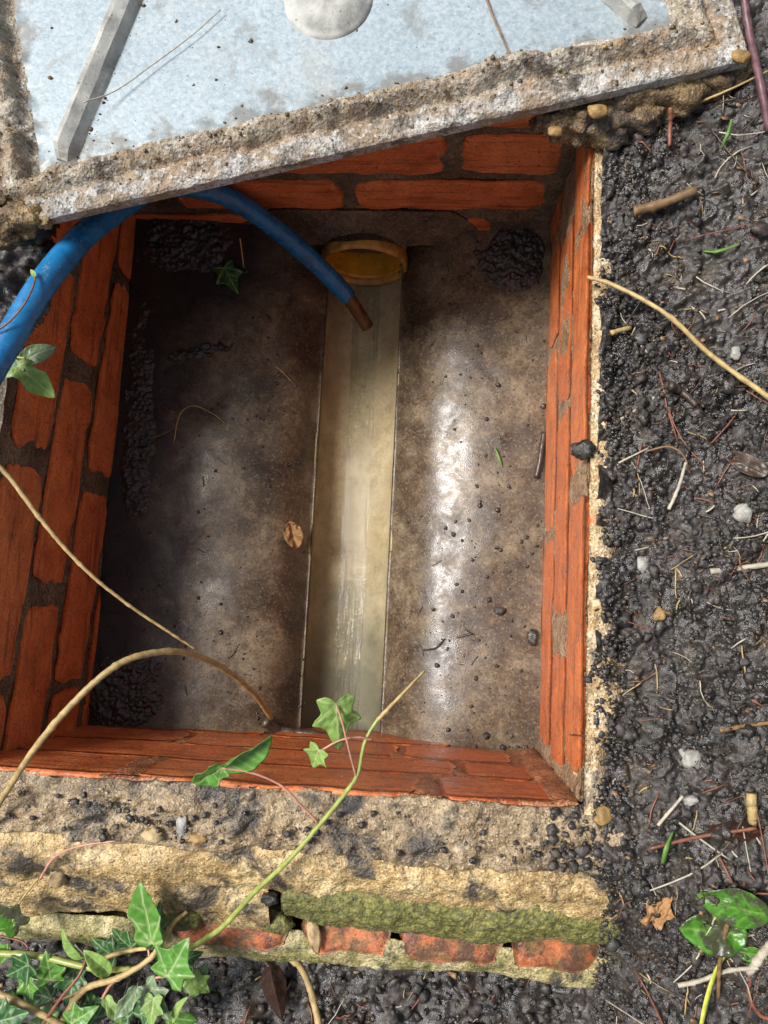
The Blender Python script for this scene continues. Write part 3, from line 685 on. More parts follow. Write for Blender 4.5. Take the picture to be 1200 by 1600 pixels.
# ------------------------------------------------------------------ mortar haunching at the near edge and along the right
hn = thing('mortar_haunching', (-0.15, -0.25, -0.12), 'stepped sandy mortar haunching with moss, in front of the near brick wall', 'mortar haunching')
def band(y0, z0, y1, z1, x0, x1, bulge, amp, seed, mat, name, depth=0.06, res=0.0024, edge=0.006, end_round=0.0, big=0.0, lip=0.012, parent=hn, clods=0.0):
    L = abs(y1 - y0); nv = int((L + lip) / res) + 4; nu = int((x1 - x0) / res)
    X, T = np.meshgrid(np.linspace(x0, x1, nu), np.linspace(0, 1, nv), indexing='ij')
    e0 = edge * 0.5 * fbm(X, 0 * X, seed, 22, 4, seed); e1 = edge * fbm(X, 0 * X + 5, seed, 20, 4, seed + 1) + big * fbm(X, 0 * X, seed, 7, 2, seed + 2)
    if end_round: e1 = e1 + end_round * (1 - np.sqrt(np.clip(1 - sstep(x1 - 0.05, x1, X) ** 2, 0, 1)))
    tt = np.clip(T / 0.86, 0, 1); over = np.clip((T - 0.86) / 0.14, 0, 1)
    Y = (y0 + e0) + ((y1 + e1) - (y0 + e0)) * tt - 0.003 * np.sin(over * math.pi / 2)
    Z = z0 + (z1 - z0) * tt + bulge * np.sin(math.pi * np.clip(tt, 0, 1)) - lip * 1.6 * over ** 1.3
    n = amp * fbm(X, Y, Z, 34, 5, seed) * 0.8 + 0.34 * amp * fbm(X, Y, Z, 170, 3, seed + 3)
    if clods: n = n + clods * bumps(X, Y, 0.011, 0.6, seed, 0.45)
    Z = Z + n; Y = Y - 0.3 * n
    P = np.stack([X, Y, Z], -1)[:, ::-1]; Q = P.copy(); Q[..., 2] = np.minimum(z0, z1) - depth
    return obj(name, *_closed(P, Q), MAT[mat], parent)
band(-0.1600, -0.003, -0.214, -0.004, -0.56, 0.172, 0.003, 0.0085, 41, 'mort_top', 'upper_mortar_bed', clods=0.0030, edge=0.009)
band(-0.212, -0.012, -0.262, -0.034, -0.56, 0.185, 0.008, 0.0080, 43, 'mort_low', 'lower_mortar_bed', big=0.005, edge=0.010)
tag(band(-0.252, -0.035, -0.2945, -0.059, -0.125, 0.208, 0.008, 0.0080, 45, 'mort_moss', 'mossy_edge', big=0.008, end_round=0.03), 'green mossy edge of the mortar')
tag(band(-0.254, -0.036, -0.309, -0.068, -0.56, -0.138, 0.007, 0.0060, 47, 'mort_low', 'mossy_edge', big=0.010), 'broken yellow edge of the mortar with a little moss')
band(-0.3070, -0.0740, -0.341, -0.088, -0.56, 0.205, 0.004, 0.0035, 49, 'mort_ledge', 'bottom_ledge', big=0.004)
for i, (x0, x1) in enumerate([(-0.110, -0.022), (-0.016, 0.082), (0.088, 0.172), (-0.24, -0.118)]):
    fr = lambda a, b, c: np.stack([a, -0.303 + b, -0.0740 + c], -1)
    obj('brick', *brick_mesh(x0, x1, -0.022, 0.024, fr, 200 + i, 0.0, 0.002, 0.004, 0.03), MAT['brick_moss'], hn)
# right-hand strip of mortar between bricks and soil
RY, RT = np.meshgrid(np.linspace(-0.165, 0.60, 330), np.linspace(0, 1, 16), indexing='ij')
wd = 0.026 + 0.010 * fbm(RY, 0 * RY, 0, 16, 4, 61) + 0.012 * np.exp(-((RY + 0.06) / 0.05) ** 2)
RX = XR + 0.0025 + wd * RT + 0.0012 * fbm(RY, RT, 0, 60, 3, 62) * (RT < 0.1)
RZ = 0.001 - 0.012 * RT ** 3 + 0.0026 * fbm(RX, RY, 0, 45, 4, 63) + 0.0012 * fbm(RX, RY, 0, 200, 2, 64)
Pr = np.stack([RX, RY, RZ], -1)[::-1]; Qr = Pr.copy(); Qr[..., 2] = -0.05
tag(obj('mortar_strip', *_closed(Pr, Qr), MAT['mort_side']), 'ragged ochre strip of mortar between the right wall and the soil', 'mortar')

# ------------------------------------------------------------------ upturned steel cover across the far end
LC = at(-22, 363, 0.055); LD = at(1173, 92, 0.055) - LC; LW = float(np.hypot(LD[0], LD[1])); LA = math.atan2(LD[1], LD[0])
LLEN = 0.47
U = np.array([math.cos(LA), math.sin(LA), 0]); Vv = np.array([-math.sin(LA), math.cos(LA), 0])
def lidp(u, v, z): return LC * np.array([1, 1, 0]) + np.multiply.outer(u, U) + np.multiply.outer(v, Vv) + np.multiply.outer(z, np.array([0, 0, 1.0]))
def lid_uv(px, py, z=0.05):
    p = at(px, py, z) - LC; return float(p @ U), float(p @ Vv)
lid = thing('access_cover', lidp(np.array(LW / 2), np.array(LLEN / 2), np.array(0.028)), 'upturned galvanised steel cover with dirt caked rim lying across the chamber', 'access cover')
PD = np.array([0, .002, .017, .021, .025, .029, .034, .039, .043, .047, .054, 1.0])
PZ_ = np.array([.054, .057, .0585, .055, .0520, .0590, .0640, .0640, .0590, .0500, .0465, .0465])
def lid_z(u, v):
    d = np.minimum(np.minimum(u, LW - u), np.minimum(v, LLEN - v))
    wob = 0.0050 * fbm(u, v, 0, 24, 4, 71)
    z = np.interp(np.clip(d + wob * np.clip(d / 0.012, 0, 1), 0, 1), PD, PZ_)
    dirt = np.exp(-((d - 0.042) / 0.015) ** 2)
    bank = np.clip(fbm(u, v, 0, 11, 4, 73) + 0.25, 0, 1) * sstep(0.10, 0.36, u) + 0.8 * np.exp(-((u - 0.505) / 0.05) ** 2)
    z = z + dirt * (0.011 * bank + 0.0075 * np.clip(fbm(u, v, 0, 75, 4, 75), -.4, 1)) + np.exp(-((d - 0.02) / 0.02) ** 2) * 0.0055 * fbm(u, v, 0, 110, 4, 76)
    z = z + np.exp(-((d - 0.022) / 0.006) ** 2) * 0.004 * np.clip(fbm(u, v, 0, 18, 3, 78) + 0.2, 0, 1)
    z = z + 0.0008 * fbm(u, v, 0, 6, 2, 77)
    return z, d
uu = np.unique(np.concatenate([np.linspace(0, 0.06, 34), np.linspace(0.06, LW - 0.06, 270), np.linspace(LW - 0.06, LW, 34)]))
vv = np.unique(np.concatenate([np.linspace(0, 0.085, 50), np.linspace(0.085, LLEN - 0.06, 120), np.linspace(LLEN - 0.06, LLEN, 20)]))
UU, VV = np.meshgrid(uu, vv, indexing='ij'); LZ, LDs = lid_z(UU, VV)
dm = (LDs[:-1, :-1] + LDs[1:, 1:]) / 2 + 0.004 * fbm((UU[:-1, :-1]), VV[:-1, :-1], 0, 30, 3, 79)
PT = lidp(UU, VV, LZ).reshape(-1, 3); FT_ = grid_faces(len(uu), len(vv))
plo = obj('cover_plate', *compact(PT, FT_[(dm >= 0.0555).ravel()]), MAT['zinc'], lid)
Vr, Fr = compact(PT, FT_[(dm < 0.0555).ravel()])
# skirt and back of the plate
sk, sf = [], []
per = [(u, 0.0) for u in uu] + [(LW, v) for v in vv[1:]] + [(u, LLEN) for u in uu[::-1][1:]] + [(0.0, v) for v in vv[::-1][1:-1]]
for (u, v) in per:
    zt = float(lid_z(np.array([u]), np.array([v]))[0][0])
    sk += [lidp(np.array(u), np.array(v), np.array(zt)), lidp(np.array(u), np.array(v), np.array(0.044))]
npz = len(per)
sf = np.array([(2 * i, 2 * i + 1, 2 * ((i + 1) % npz) + 1, 2 * ((i + 1) % npz)) for i in range(npz)])
Vr2, Fr2 = join([(Vr, Fr), (np.array(sk), sf)])
rimo = tag(obj('rim_flange', Vr2, Fr2, MAT['crust'], lid), 'folded rim caked with pale dirt and rust')
q = Vr2 - LC; qu, qv = q @ U, q @ Vv
def set_inset(o, q):
    qu, qv = q @ U, q @ Vv
    a_ = o.data.attributes.new('inset', 'FLOAT', 'POINT'); a_.data.foreach_set('value', np.clip(np.minimum(np.minimum(qu, LW - qu), np.minimum(qv, LLEN - qv)), 0, 1).astype(np.float32))
set_inset(plo, compact(PT, FT_[(dm >= 0.0555).ravel()])[0] - LC)
at_ = rimo.data.attributes.new('inset', 'FLOAT', 'POINT'); at_.data.foreach_set('value', np.clip(np.minimum(np.minimum(qu, LW - qu), np.minimum(qv, LLEN - qv)), 0, 1).astype(np.float32))
B = [lidp(np.array(a), np.array(b), np.array(0.044)) for a, b in ((0, 0), (LW, 0), (LW, LLEN), (0, LLEN))]
B2 = [lidp(np.array(a), np.array(b), np.array(0.041)) for a, b in ((0.003, 0.003), (LW - 0.003, 0.003), (LW - 0.003, LLEN - 0.003), (0.003, LLEN - 0.003))]
obj('cover_underside', np.array(B + B2), [(0, 1, 2, 3), (7, 6, 5, 4), (0, 4, 5, 1), (1, 5, 6, 2), (2, 6, 7, 3), (3, 7, 4, 0)], MAT['ribm'], lid, smooth=False)
def rib(u0, v0, u1, v1, w=0.0095, hgt=0.016, name='stiffening_rib'):
    n = 60; d = np.array([u1 - u0, v1 - v0]); Ld = np.hypot(*d); d /= Ld; nn = np.array([-d[1], d[0]])
    prof = [(-1.1, -0.003), (-1.0, 0.5), (-0.9, 0.92), (-0.75, 1.0), (-0.35, 0.97), (0.55, 0.62), (1.0, 0.2), (1.2, -0.003)]
    V = []
    for i in range(n):
        t = i / (n - 1); s = Ld * t; endf = min(1, 0.25 + s / 0.012, 0.25 + (Ld - s) / 0.012)
        for (a, h) in prof:
            u = u0 + d[0] * s + nn[0] * -a * w * (0.7 + 0.3 * endf); v = v0 + d[1] * s + nn[1] * -a * w * (0.7 + 0.3 * endf)
            z = 0.0462 + hgt * h * endf + 0.0011 * float(vnoise(u * 70, v * 70, a * 3, 3))
            V.append(lidp(np.array(u), np.array(v), np.array(z)))
    m = len(prof); F = grid_faces(n, m).tolist() + [tuple(range(m)), tuple((n - 1) * m + k for k in range(m - 1, -1, -1))]
    return obj(name, np.array(V), F, MAT['ribm'], lid, smooth=False)
ra, rb2 = lid_uv(98, 250), lid_uv(205, -10)
dd = np.array(rb2) - np.array(ra); dd /= np.hypot(*dd)
rib(ra[0], ra[1], ra[0] + dd[0] * 0.30, ra[1] + dd[1] * 0.30)
rib(LW - ra[0], ra[1] + 0.008, LW - ra[0] - dd[0] * 0.30, ra[1] + dd[1] * 0.30)
bu, bv = lid_uv(512, -6)
A = np.linspace(0, 2 * math.pi, 48, endpoint=False); rings = [(0.0425, -0.002), (0.042, 0.0012), (0.039, 0.0022), (0.036, 0.0050), (0.031, 0.0085), (0.024, 0.0112), (0.017, 0.0125), (0.012, 0.0128), (0.0105, 0.0165), (0.008, 0.0185), (0.003, 0.0190)]
V = []
for r, h in rings:
    for a in A:
        u, v = bu + r * math.cos(a), bv + r * math.sin(a)
        V.append(lidp(np.array(u), np.array(v), np.array(0.0465 + h + 0.0007 * float(vnoise(u * 90, v * 90, 0, 2)))))
F = [(i * 48 + k, i * 48 + (k + 1) % 48, (i + 1) * 48 + (k + 1) % 48, (i + 1) * 48 + k) for i in range(len(rings) - 1) for k in range(48)] + [tuple((len(rings) - 1) * 48 + k for k in range(48))]
tag(obj('lifting_boss', np.array(V), F, MAT['ribm'], lid), 'round pressed boss with dirt in its middle')
# dirt along the rim: joined bits
parts = []
g = np.random.default_rng(91)
for i in range(900):
    u = g.uniform(0.01, LW - 0.01); v = abs(g.normal(0.03, 0.016)) + 0.001
    if g.random() < 0.10: v, u = g.uniform(0.06, 0.3), g.uniform(0.03, LW - .03)
    elif g.random() < 0.16: v, u = g.uniform(0.05, 0.35), g.uniform(0.004, 0.055)
    elif g.random() < 0.14: tt_ = g.uniform(0, 0.26); u, v = ra[0] + dd[0] * tt_ + g.normal(0.012, 0.006), ra[1] + dd[1] * tt_
    elif g.random() < 0.06: u, v = bu + g.normal(0.004, 0.006), bv + g.normal(-0.012, 0.008)
    z = float(lid_z(np.array([u]), np.array([v]))[0][0]); r = 0.0005 + 0.0021 * g.random() ** 3
    if np.hypot(u - bu, v - bv) < 0.035: z += 0.0105
    parts.append(lump(lidp(np.array(u), np.array(v), np.array(z + 0.2 * r)), r, 1, 0.5, (1, 0.8, 0.7), i, 1.8))
tag(obj('caked_dirt', *join(parts), MAT['lumpm'], lid), kind='stuff')

lz = lambda px, py, l=0.0: (lambda p: p)(at(px, py, 0.049 + l))
_lt = [lz(757, -12), lz(768, 20, .003), lz(782, 52, .004), lz(798, 92, .012)]
# ------------------------------------------------------------------ soil and mortar that prop the cover
def heap(cxy, rx, ry, hgt, hz, mat, label, seed, name='soil_heap', rot=0.0, res=0.0022, cl=(0.012, 0.006), z_abs=None, cat='soil'):
    n = int(2.6 * rx / res); m = int(2.6 * ry / res)
    A, B = np.meshgrid(np.linspace(-1.45, 1.45, n), np.linspace(-1.45, 1.45, m), indexing='ij')
    ca, sa = math.cos(rot), math.sin(rot)
    X = cxy[0] + A * rx * ca - B * ry * sa; Y = cxy[1] + A * rx * sa + B * ry * ca
    k = 1 - (A ** 2 + B ** 2) + 1.05 * fbm(X, Y, 0, 0.9 / min(rx, ry), 5, seed)
    base = hz(X, Y)
    X0, Y0 = X, Y; X = X0 + 0.5 * cl[0] * fbm(X0, Y0, 0, 0.7 / cl[0], 3, 1); Y = Y0 + 0.5 * cl[0] * fbm(X0, Y0, 0, 0.7 / cl[0], 3, 2)
    Z = base - 0.0015 + np.clip(k * 2, 0, 1) * hgt * 0.6 * fbm(X, Y, 0, 0.5 / cl[0], 4, seed) + hgt * np.clip(k, 0, 1) ** 0.7 + np.clip(k * 3, 0, 1) * (0.55 * cl[0] * bumps(X, Y, cl[0], 0.6, seed, 0.75) + 0.55 * cl[1] * bumps(X, Y, cl[1], 0.6, seed + 1, 0.85))
    X, Y = X0, Y0
    keep = (k[:-1, :-1] > 0.0) | (k[1:, 1:] > 0.0)
    V, F = compact(np.stack([X, Y, Z], -1).reshape(-1, 3), grid_faces(n, m, keep))
    return tag(obj(name, V, F, MAT[mat], smooth=False), label, cat, kind='stuff')
rim0 = lambda x, y: np.zeros_like(np.asarray(x, float)) - 0.002
pl = at(25, 400, 0.01)
heap((pl[0] - 0.016, pl[1] + 0.015), 0.048, 0.085, 0.034, rim0, 'soil', 'cobwebby dark soil heaped on the left wall under the cover corner', 101)
parts = [lump(at(x, y, z), r, 3, 0.7, (1.2, .9, .7), k + 20, 2.4) for k, (x, y, z, r) in enumerate([(-5, 345, .056, .017), (22, 338, .056, .014), (48, 336, .054, .012), (5, 368, .046, .014), (70, 345, .05, .008), (35, 360, .045, .010), (-10, 318, .06, .012)])]
tag(obj('soil_clod', *join(parts), MAT['lumpm'], smooth=False), 'dark crumbly clod stuck on the near left corner of the cover', 'clod')
pr = at(905, 176, 0.02)
parts = [lump(at(x, y, z), r, 4, 0.55, q, k, 2.2) for k, (x, y, z, r, q) in enumerate([(868, 186, .022, .016, (1.2, .9, 1.0)), (905, 186, .018, .022, (1.2, .9, .95)), (945, 186, .014, .024, (1.2, .95, 1.0)), (985, 172, .018, .026, (1.3, .9, .9)), (1040, 152, .018, .027, (1.4, .9, .9)), (1090, 130, .02, .025, (1.5, .8, .9)), (1130, 112, .024, .02, (1.5, .8, .8))])]
tag(obj('mortar_lump', *join(parts), MAT['lumpm']), 'muddy lump of mortar propping the right end of the cover', 'mortar')
for i, (px, py, r, sd) in enumerate([(868, 205, 0.006, 1), (933, 176, 0.008, 2), (1157, 88, 0.008, 3)]):
    lab = ['ochre chip hanging under the cover edge above the corner of the bricks', 'yellow stone stuck in the mud under the cover edge', 'bright yellow stone at the right corner of the cover'][i]
    tag(obj('stone', *lump(at(px, py, 0.044 if i < 2 else 0.058), r, 3, 0.4, (1.2, 0.9, 0.7), sd, 1.6, 0.6), MAT['yellow']), lab, 'stone')

# ------------------------------------------------------------------ blue hose
hs = thing('water_hose', at(350, 303, -0.19), 'blue plastic hose looping under the cover down into the channel', 'hose')
pth = catmull([at(-120, 760, 0.055), at(-50, 640, 0.055), at(10, 538, 0.050), at(62, 452, 0.038), at(112, 388, 0.015), at(165, 340, -0.02), at(250, 292, -0.09), at(345, 303, -0.16), at(430, 357, -0.212), at(500, 418, -0.262), at(545, 465, -0.296)], 14)
obj('tube', *tube(pth, 0.0128, 0.0122, 20), MAT['hose'], hs)
nz_ = catmull([at(540, 460, -0.292), at(556, 482, -0.310), at(574, 510, -0.335)], 8)
obj('nozzle', *tube(nz_, 0.0098, 0.0092, 18, 0.03), MAT['nozzle'], hs)

# ------------------------------------------------------------------ sludge and crumbs on the benching
heap(at(800, 408, -0.265)[:2], 0.046, 0.050, 0.005, bench_z, 'crumb', 'patch of black sludge on the right benching below the far wall', 111, 'black_sludge', cl=(0.006, 0.0035), res=0.0012)
heap(at(290, 375, -0.27)[:2], 0.068, 0.055, 0.008, bench_z, 'crumb', 'black sludge in the dark far left corner of the floor', 113, 'black_sludge', cl=(0.006, 0.0035), res=0.0014)
heap(at(315, 556, -0.275)[:2], 0.045, 0.009, 0.005, bench_z, 'crumb', 'black smear of sludge trailing across the shaded left benching', 115, 'black_sludge', 0.28, 0.0011, (0.005, 0.003))
heap(at(220, 690, -0.27)[:2], 0.022, 0.16, 0.005, bench_z, 'crumb', 'long black streak of sludge at the foot of the left wall', 117, 'black_sludge', 0.05, 0.0013, (0.005, 0.003))
heap(at(200, 1080, -0.27)[:2], 0.05, 0.05, 0.005, bench_z, 'crumb', 'black sludge in the near left corner of the floor', 119, 'black_sludge', 0.0, 0.0013, (0.005, 0.003))
g = np.random.default_rng(55)
def crumbs(items):                               # (pixel x, pixel y, radius, height field, subdivision)
    out = []
    for hz in {id(i[3]): i[3] for i in items}.values():
        sel = [i for i in items if i[3] is hz]
        P = on_many([i[0] for i in sel], [i[1] for i in sel], hz)
        for p, (_, _, r, _, sub) in zip(P, sel):
            out.append(lump(p + np.array([0, 0, r * 0.35]), r, sub, 0.5, (1, g.uniform(.6, 1.25), .7), int(g.integers(9999)), 1.9, 0.0, g.uniform(0, 6)))
    return join(out)
parts = []
def crumb(px, py, r, hz=bench_z, sub=2): parts.append((px, py, r, hz, sub))
for px, py, r in [(778, 602, 5.5), (849, 635, 5), (640, 540, 2), (750, 790, 4.5), (777, 797, 4.5), (712, 815, 3), (708, 835, 4), (722, 845, 3), (733, 813, 3), (815, 846, 4), (822, 840, 3.5), (776, 856, 4), (824, 885, 3), (713, 913, 3.5), (722, 924, 3), (764, 938, 4), (748, 1000, 3), (707, 963, 4), (677, 952, 4), (683, 1040, 4), (776, 1041, 4), (743, 1060, 4), (814, 1048, 3), (770, 895, 2.5), (738, 875, 3), (745, 760, 3), (795, 760, 3), (840, 820, 3), (760, 655, 3.5), (745, 540, 4), (752, 552, 3), (735, 590, 2.5), (800, 970, 3), (700, 1140, 4), (760, 1150, 5), (785, 1168, 5), (770, 1176, 4), (800, 1150, 3), (828, 1175, 5), (822, 1168, 4), (745, 395, 5), (738, 420, 4), (718, 432, 3), (250, 610, 3), (310, 800, 3), (345, 988, 4), (290, 1010, 3), (330, 640, 3), (430, 430, 3), (450, 480, 4), (400, 650, 3), (420, 760, 3)]:
    crumb(px, py, r * 0.00072)
for _ in range(420):
    px, py = g.uniform(610, 850), g.uniform(370, 1185)
    if vnoise(px / 60, py / 60, 0, 3) < -0.25: continue
    crumb(px, py, 0.0006 + 0.0016 * g.random() ** 3, sub=1)
for _ in range(300):
    crumb(g.uniform(190, 480), g.uniform(380, 1130), 0.0006 + 0.0018 * g.random() ** 3, sub=1)
for _ in range(110):
    crumb(g.uniform(720, 845), 1192 - 26 * g.random() ** 2, 0.0008 + 0.0018 * g.random() ** 2, sub=1)
tag(obj('sludge_crumbs', *crumbs(parts), MAT['crumb'], origin=np.zeros(3), smooth=False), 'small black crumbs and grit scattered over the benching', 'grit', kind='stuff')
for i, (px, py, r, sq, lab) in enumerate([
        (780, 955, 0.0068, (1.2, .9, .8), 'black clod with a tail on the glossy right benching'),
        (832, 996, 0.0085, (.8, 1.2, .6), 'black wedge shaped chip against the right wall'),
        (801, 372, 0.0, (1, 1, 1), '')]):
    if r: p = on(px, py, bench_z); tag(obj('soil_clod', *lump(p + [0, 0, r * .4], r, 3, .45, sq, 60 + i, 1.7, 0.5), MAT['crumb']), lab, 'clod')
p = at(912, 703, 0.004); tag(obj('soil_clod', *lump(p, 0.0095, 3, .5, (1.1, .9, .8), 66, 2.2), MAT['crumb']), 'black clod perched on the top edge of the right brick wall', 'clod')
# crumbs on the near mortar bed
bed = lambda x, y: np.where(np.asarray(y) > -0.212, 0.002, -0.022 - 0.5 * (-0.213 - np.asarray(y)))
parts = []
for _ in range(420):
    px = g.uniform(0, 960); py = 1262 + 0.055 * (px - 500) + g.uniform(0, 70)
    if vnoise(px / 70, py / 30, 0, 8) < 0.05 and g.random() < 0.75: continue
    crumb(px, py, 0.0007 + 0.0026 * g.random() ** 3.5, bed)
for _ in range(170):
    px = g.uniform(300, 960); crumb(px, 1352 + 0.06 * (px - 500) + g.normal(22, 10), 0.0008 + 0.0026 * g.random() ** 2.6, bed)
for _ in range(150):
    crumb(g.uniform(860, 980), g.uniform(1265, 1440), 0.0012 + 0.0036 * g.random() ** 2, bed)
tag(obj('soil_crumbs', *crumbs(parts), MAT['crumb'], origin=np.zeros(3), smooth=False), 'black soil crumbs lying on the sandy mortar at the near edge', 'soil', kind='stuff')

# ------------------------------------------------------------------ loose stones
def stone(px, py, z, r, sq, mat, lab, seed, rz=0.0, facet=0.6):
    p = at(px, py, z) if z is not None else on(px, py, ground_z, r * 0.05)
    tag(obj('stone', *lump(p, r * 0.85, 3, 0.65, sq, seed, 2.0, facet, rz), MAT[mat]), lab, 'stone')
stone(90, 1366, -0.03, 0.013, (0.75, 1, .7), 'stone', 'rounded tan pebble wedged in the broken mortar at the left edge', 1)
stone(425, 1436, -0.072, 0.021, (1.25, .8, .6), 'mort_moss', 'blocky mossy yellow stone sitting below the vine', 2)
stone(288, 1430, -0.062, 0.020, (1.3, .7, .6), 'mort_moss', 'mossy stone beside the tall variegated ivy leaf', 12)
stone(490, 1455, -0.065, 0.012, (.6, 1.5, .5), 'stone', 'small bone shaped tan stone on the bottom ledge', 3, 0.2)
stone(423, 1404, -0.040, 0.009, (1.1, .9, .8), 'crumb', 'round black lump on the mortar above the blocky mossy stone', 4)
stone(240, 1305, 0.001, 0.0085, (1.4, .9, .7), 'stone', 'tan chip on the upper mortar near the left', 5)
stone(283, 1292, 0.002, 0.010, (.7, 1.3, .4), 'white', 'pale flake lying on the near mortar bed', 6)
stone(310, 1310, 0.001, 0.008, (1.5, .8, .6), 'yellow', 'yellowish chip beside the pale flake', 7)
stone(942, 1276, 0.004, 0.010, (1, 1.1, .6), 'yellow', 'pale yellow lump at the near right corner of the bricks', 8)
stone(972, 1332, -0.006, 0.010, (.9, 1.4, .6), 'stone', 'tan crumbly lump in the soil beyond the mortar corner', 9)
stone(1080, 1186, None, 0.011, (1, 1.2, .5), 'white', 'largest white crumpled stone in the soil on the right', 10)
stone(1004, 880, None, 0.0085, (.9, 1.2, .7), 'white', 'white pebble in the middle of the black soil', 11)
stone(1150, 550, None, 0.0065, (1, 1.2, .7), 'white', 'small white pebble near the long straw twig', 13)
stone(1078, 1396 - 145, None, 0.007, (1.1, .8, .6), 'white', 'white chip below the largest white stone', 14)
stone(1030, 960, None, 0.008, (.8, 1.1, .5), 'yellow', 'orange chip in the wet black crumbs', 15)
stone(1160, 800, None, 0.010, (1, 1.1, .7), 'white', 'greyish white stone near the right edge of the picture', 16)

# ------------------------------------------------------------------ leaves
HALF = {'ivy': [(0, -.02), (.10, -.12), (.26, -.17), (.46, -.10), (.40, .07), (.36, .17), (.52, .30), (.60, .44), (.40, .47), (.27, .53), (.20, .70), (.09, .90), (0, 1.0)],
        'long': [(0, 0), (.10, -.06), (.22, -.02), (.29, .10), (.24, .25), (.27, .38), (.33, .50), (.27, .64), (.17, .80), (.08, .93), (0, 1.0)],
        'oval': [(0, 0), (.12, .03), (.24, .14), (.32, .30), (.34, .46), (.30, .62), (.21, .79), (.10, .93), (0, 1.0)]}
VEIN = {'ivy': [(0, 1.0), (.57, .43), (-.57, .43), (.43, -.10), (-.43, -.10)], 'long': [(0, 1.0), (.32, .5), (-.32, .5), (.28, .1), (-.28, .1)], 'oval': [(0, 1.0)]}
SIDE = {'ivy': [(0, .45, .22, .60), (0, .45, -.22, .60), (0, .25, .2, .42), (0, .25, -.2, .42)], 'long': [(0, .5, .22, .66), (0, .5, -.22, .66), (0, .3, .25, .38), (0, .3, -.25, .38)],
        'oval': [(0, a, s * .34, a + .22) for a in (.1, .25, .4, .55, .7) for s in (-1, 1)]}
def leaf_local(kind, curl=0.12, fold=0.15, seed=0, wave=0.03):
    h = HALF[kind]; poly = h + [(-x, y) for x, y in h[-2:0:-1]]
    P = []; n = len(poly)
    for i in range(n):
        a, b = np.array(poly[i]), np.array(poly[(i + 1) % n])
        for t in (0, .25, .5, .75): P.append(a + (b - a) * t)
    P = np.array(P); P = 0.5 * P + 0.25 * np.roll(P, 1, 0) + 0.25 * np.roll(P, -1, 0)
    c = np.array([0, 0.22]); K = 13; V = [c]; N = len(P)
    for k in range(1, K + 1):
        for p in P: V.append(c + (p - c) * k / K)
    V = np.array(V)
    def seg(q, a, b):
        a, b = np.array(a), np.array(b); d = b - a; t = np.clip(((q - a) @ d) / (d @ d), 0, 1); return np.linalg.norm(q - (a + t[:, None] * d), axis=1)
    vn = np.zeros(len(V))
    for e in VEIN[kind]: vn = np.maximum(vn, np.exp(-(seg(V, (0, 0), e) / 0.020) ** 2))
    for a, b, c2, d2 in SIDE[kind]: vn = np.maximum(vn, 0.6 * np.exp(-(seg(V, (a, b), (c2, d2)) / 0.016) ** 2))
    x, y = V[:, 0], V[:, 1]
    z = fold * np.abs(x) - curl * (y ** 2) + wave * fbm(x, y, seed, 4, 3, seed) * 2 - 0.008 * vn
    F = [(0, 1 + i, 1 + (i + 1) % N) for i in range(N)]
    for k in range(K - 1):
        o = 1 + k * N; F += [(o + i, o + N + i, o + N + (i + 1) % N, o + (i + 1) % N) for i in range(N)]
    return np.stack([x, y, z], 1), F, vn
def leaf(base, tip, mat, parent=None, kind='ivy', roll=0.0, width=1.0, curl=0.12, fold=0.15, seed=0, label=None, name='leaf', cat='leaf', up=None, wave=0.03):
    L, F, vn = leaf_local(kind, curl, fold, seed, wave)
    base, tip = np.asarray(base, float), np.asarray(tip, float)
    y = tip - base; ln = np.linalg.norm(y); y /= ln
    u = np.array([0, 0, 1.0]) if up is None else np.asarray(up, float)
    x = np.cross(y, u); x /= np.linalg.norm(x); z = np.cross(x, y)
    cr, sr = math.cos(roll), math.sin(roll); x, z = x * cr + z * sr, -x * sr + z * cr
    top = base + ln * (np.outer(L[:, 0] * width, x) + np.outer(L[:, 1], y) + np.outer(L[:, 2], z))
    n = len(L); V = np.concatenate([top, top - z * 0.0004])
    N = 4 * (2 * len(HALF[kind]) - 2); last = n - N
    F2 = list(F) + [tuple(i + n for i in f[::-1]) for f in F] + [(last + i, last + i + n, last + (i + 1) % N + n, last + (i + 1) % N) for i in range(N)]
    o = obj(name, V, F2, MAT[mat], parent)
    a = o.data.attributes.new('vein', 'FLOAT', 'POINT'); a.data.foreach_set('value', np.concatenate([vn, vn]).astype(np.float32))
    if label: tag(o, label, cat if parent is None else None)
    return o
def stem(pts, r0, r1, mat, parent=None, label=None, name='stem', cat='twig', k=8, sides=8, rough=0.12, knots=None):
    P = catmull(pts, k); P[1:-1] += RNG.normal(0, 0.05 * r0, (len(P) - 2, 3))
    o = obj(name, *tube(P, r0, r1, sides, min(rough, 0.14), 0, knots), MAT[mat], parent)
    if label: tag(o, label, cat)
    return o

# trailing ivy vine over the near rim
vz = lambda *a: [at(x, y, z) for x, y, z in a]
vine = thing('ivy_vine', at(300, 1482, -0.06), 'green ivy vine reaching from the lower left over the near rim', 'ivy')
stem(vz((285, 1490, -0.055), (345, 1450, -0.035), (400, 1392, -0.005), (450, 1345, 0.010), (500, 1288, 0.018), (545, 1232, 0.028), (560, 1205, 0.032), (570, 1160, 0.034), (590, 1125, 0.034), (625, 1088, 0.03), (664, 1048, 0.02)), 0.0027, 0.0010, 'grn', vine, k=10, knots=14)
tag(stem(vz((590, 1125, 0.0345), (626, 1087, 0.0305), (664, 1047, 0.0205)), 0.0019, 0.0009, 'straw', vine), 'dry brown tip of the vine')
stem(vz((557, 1215, 0.031), (547, 1178, 0.045), (535, 1130, 0.055), (526, 1102, 0.058)), 0.0010, 0.0008, 'pinks', vine, name='leaf_stalk')
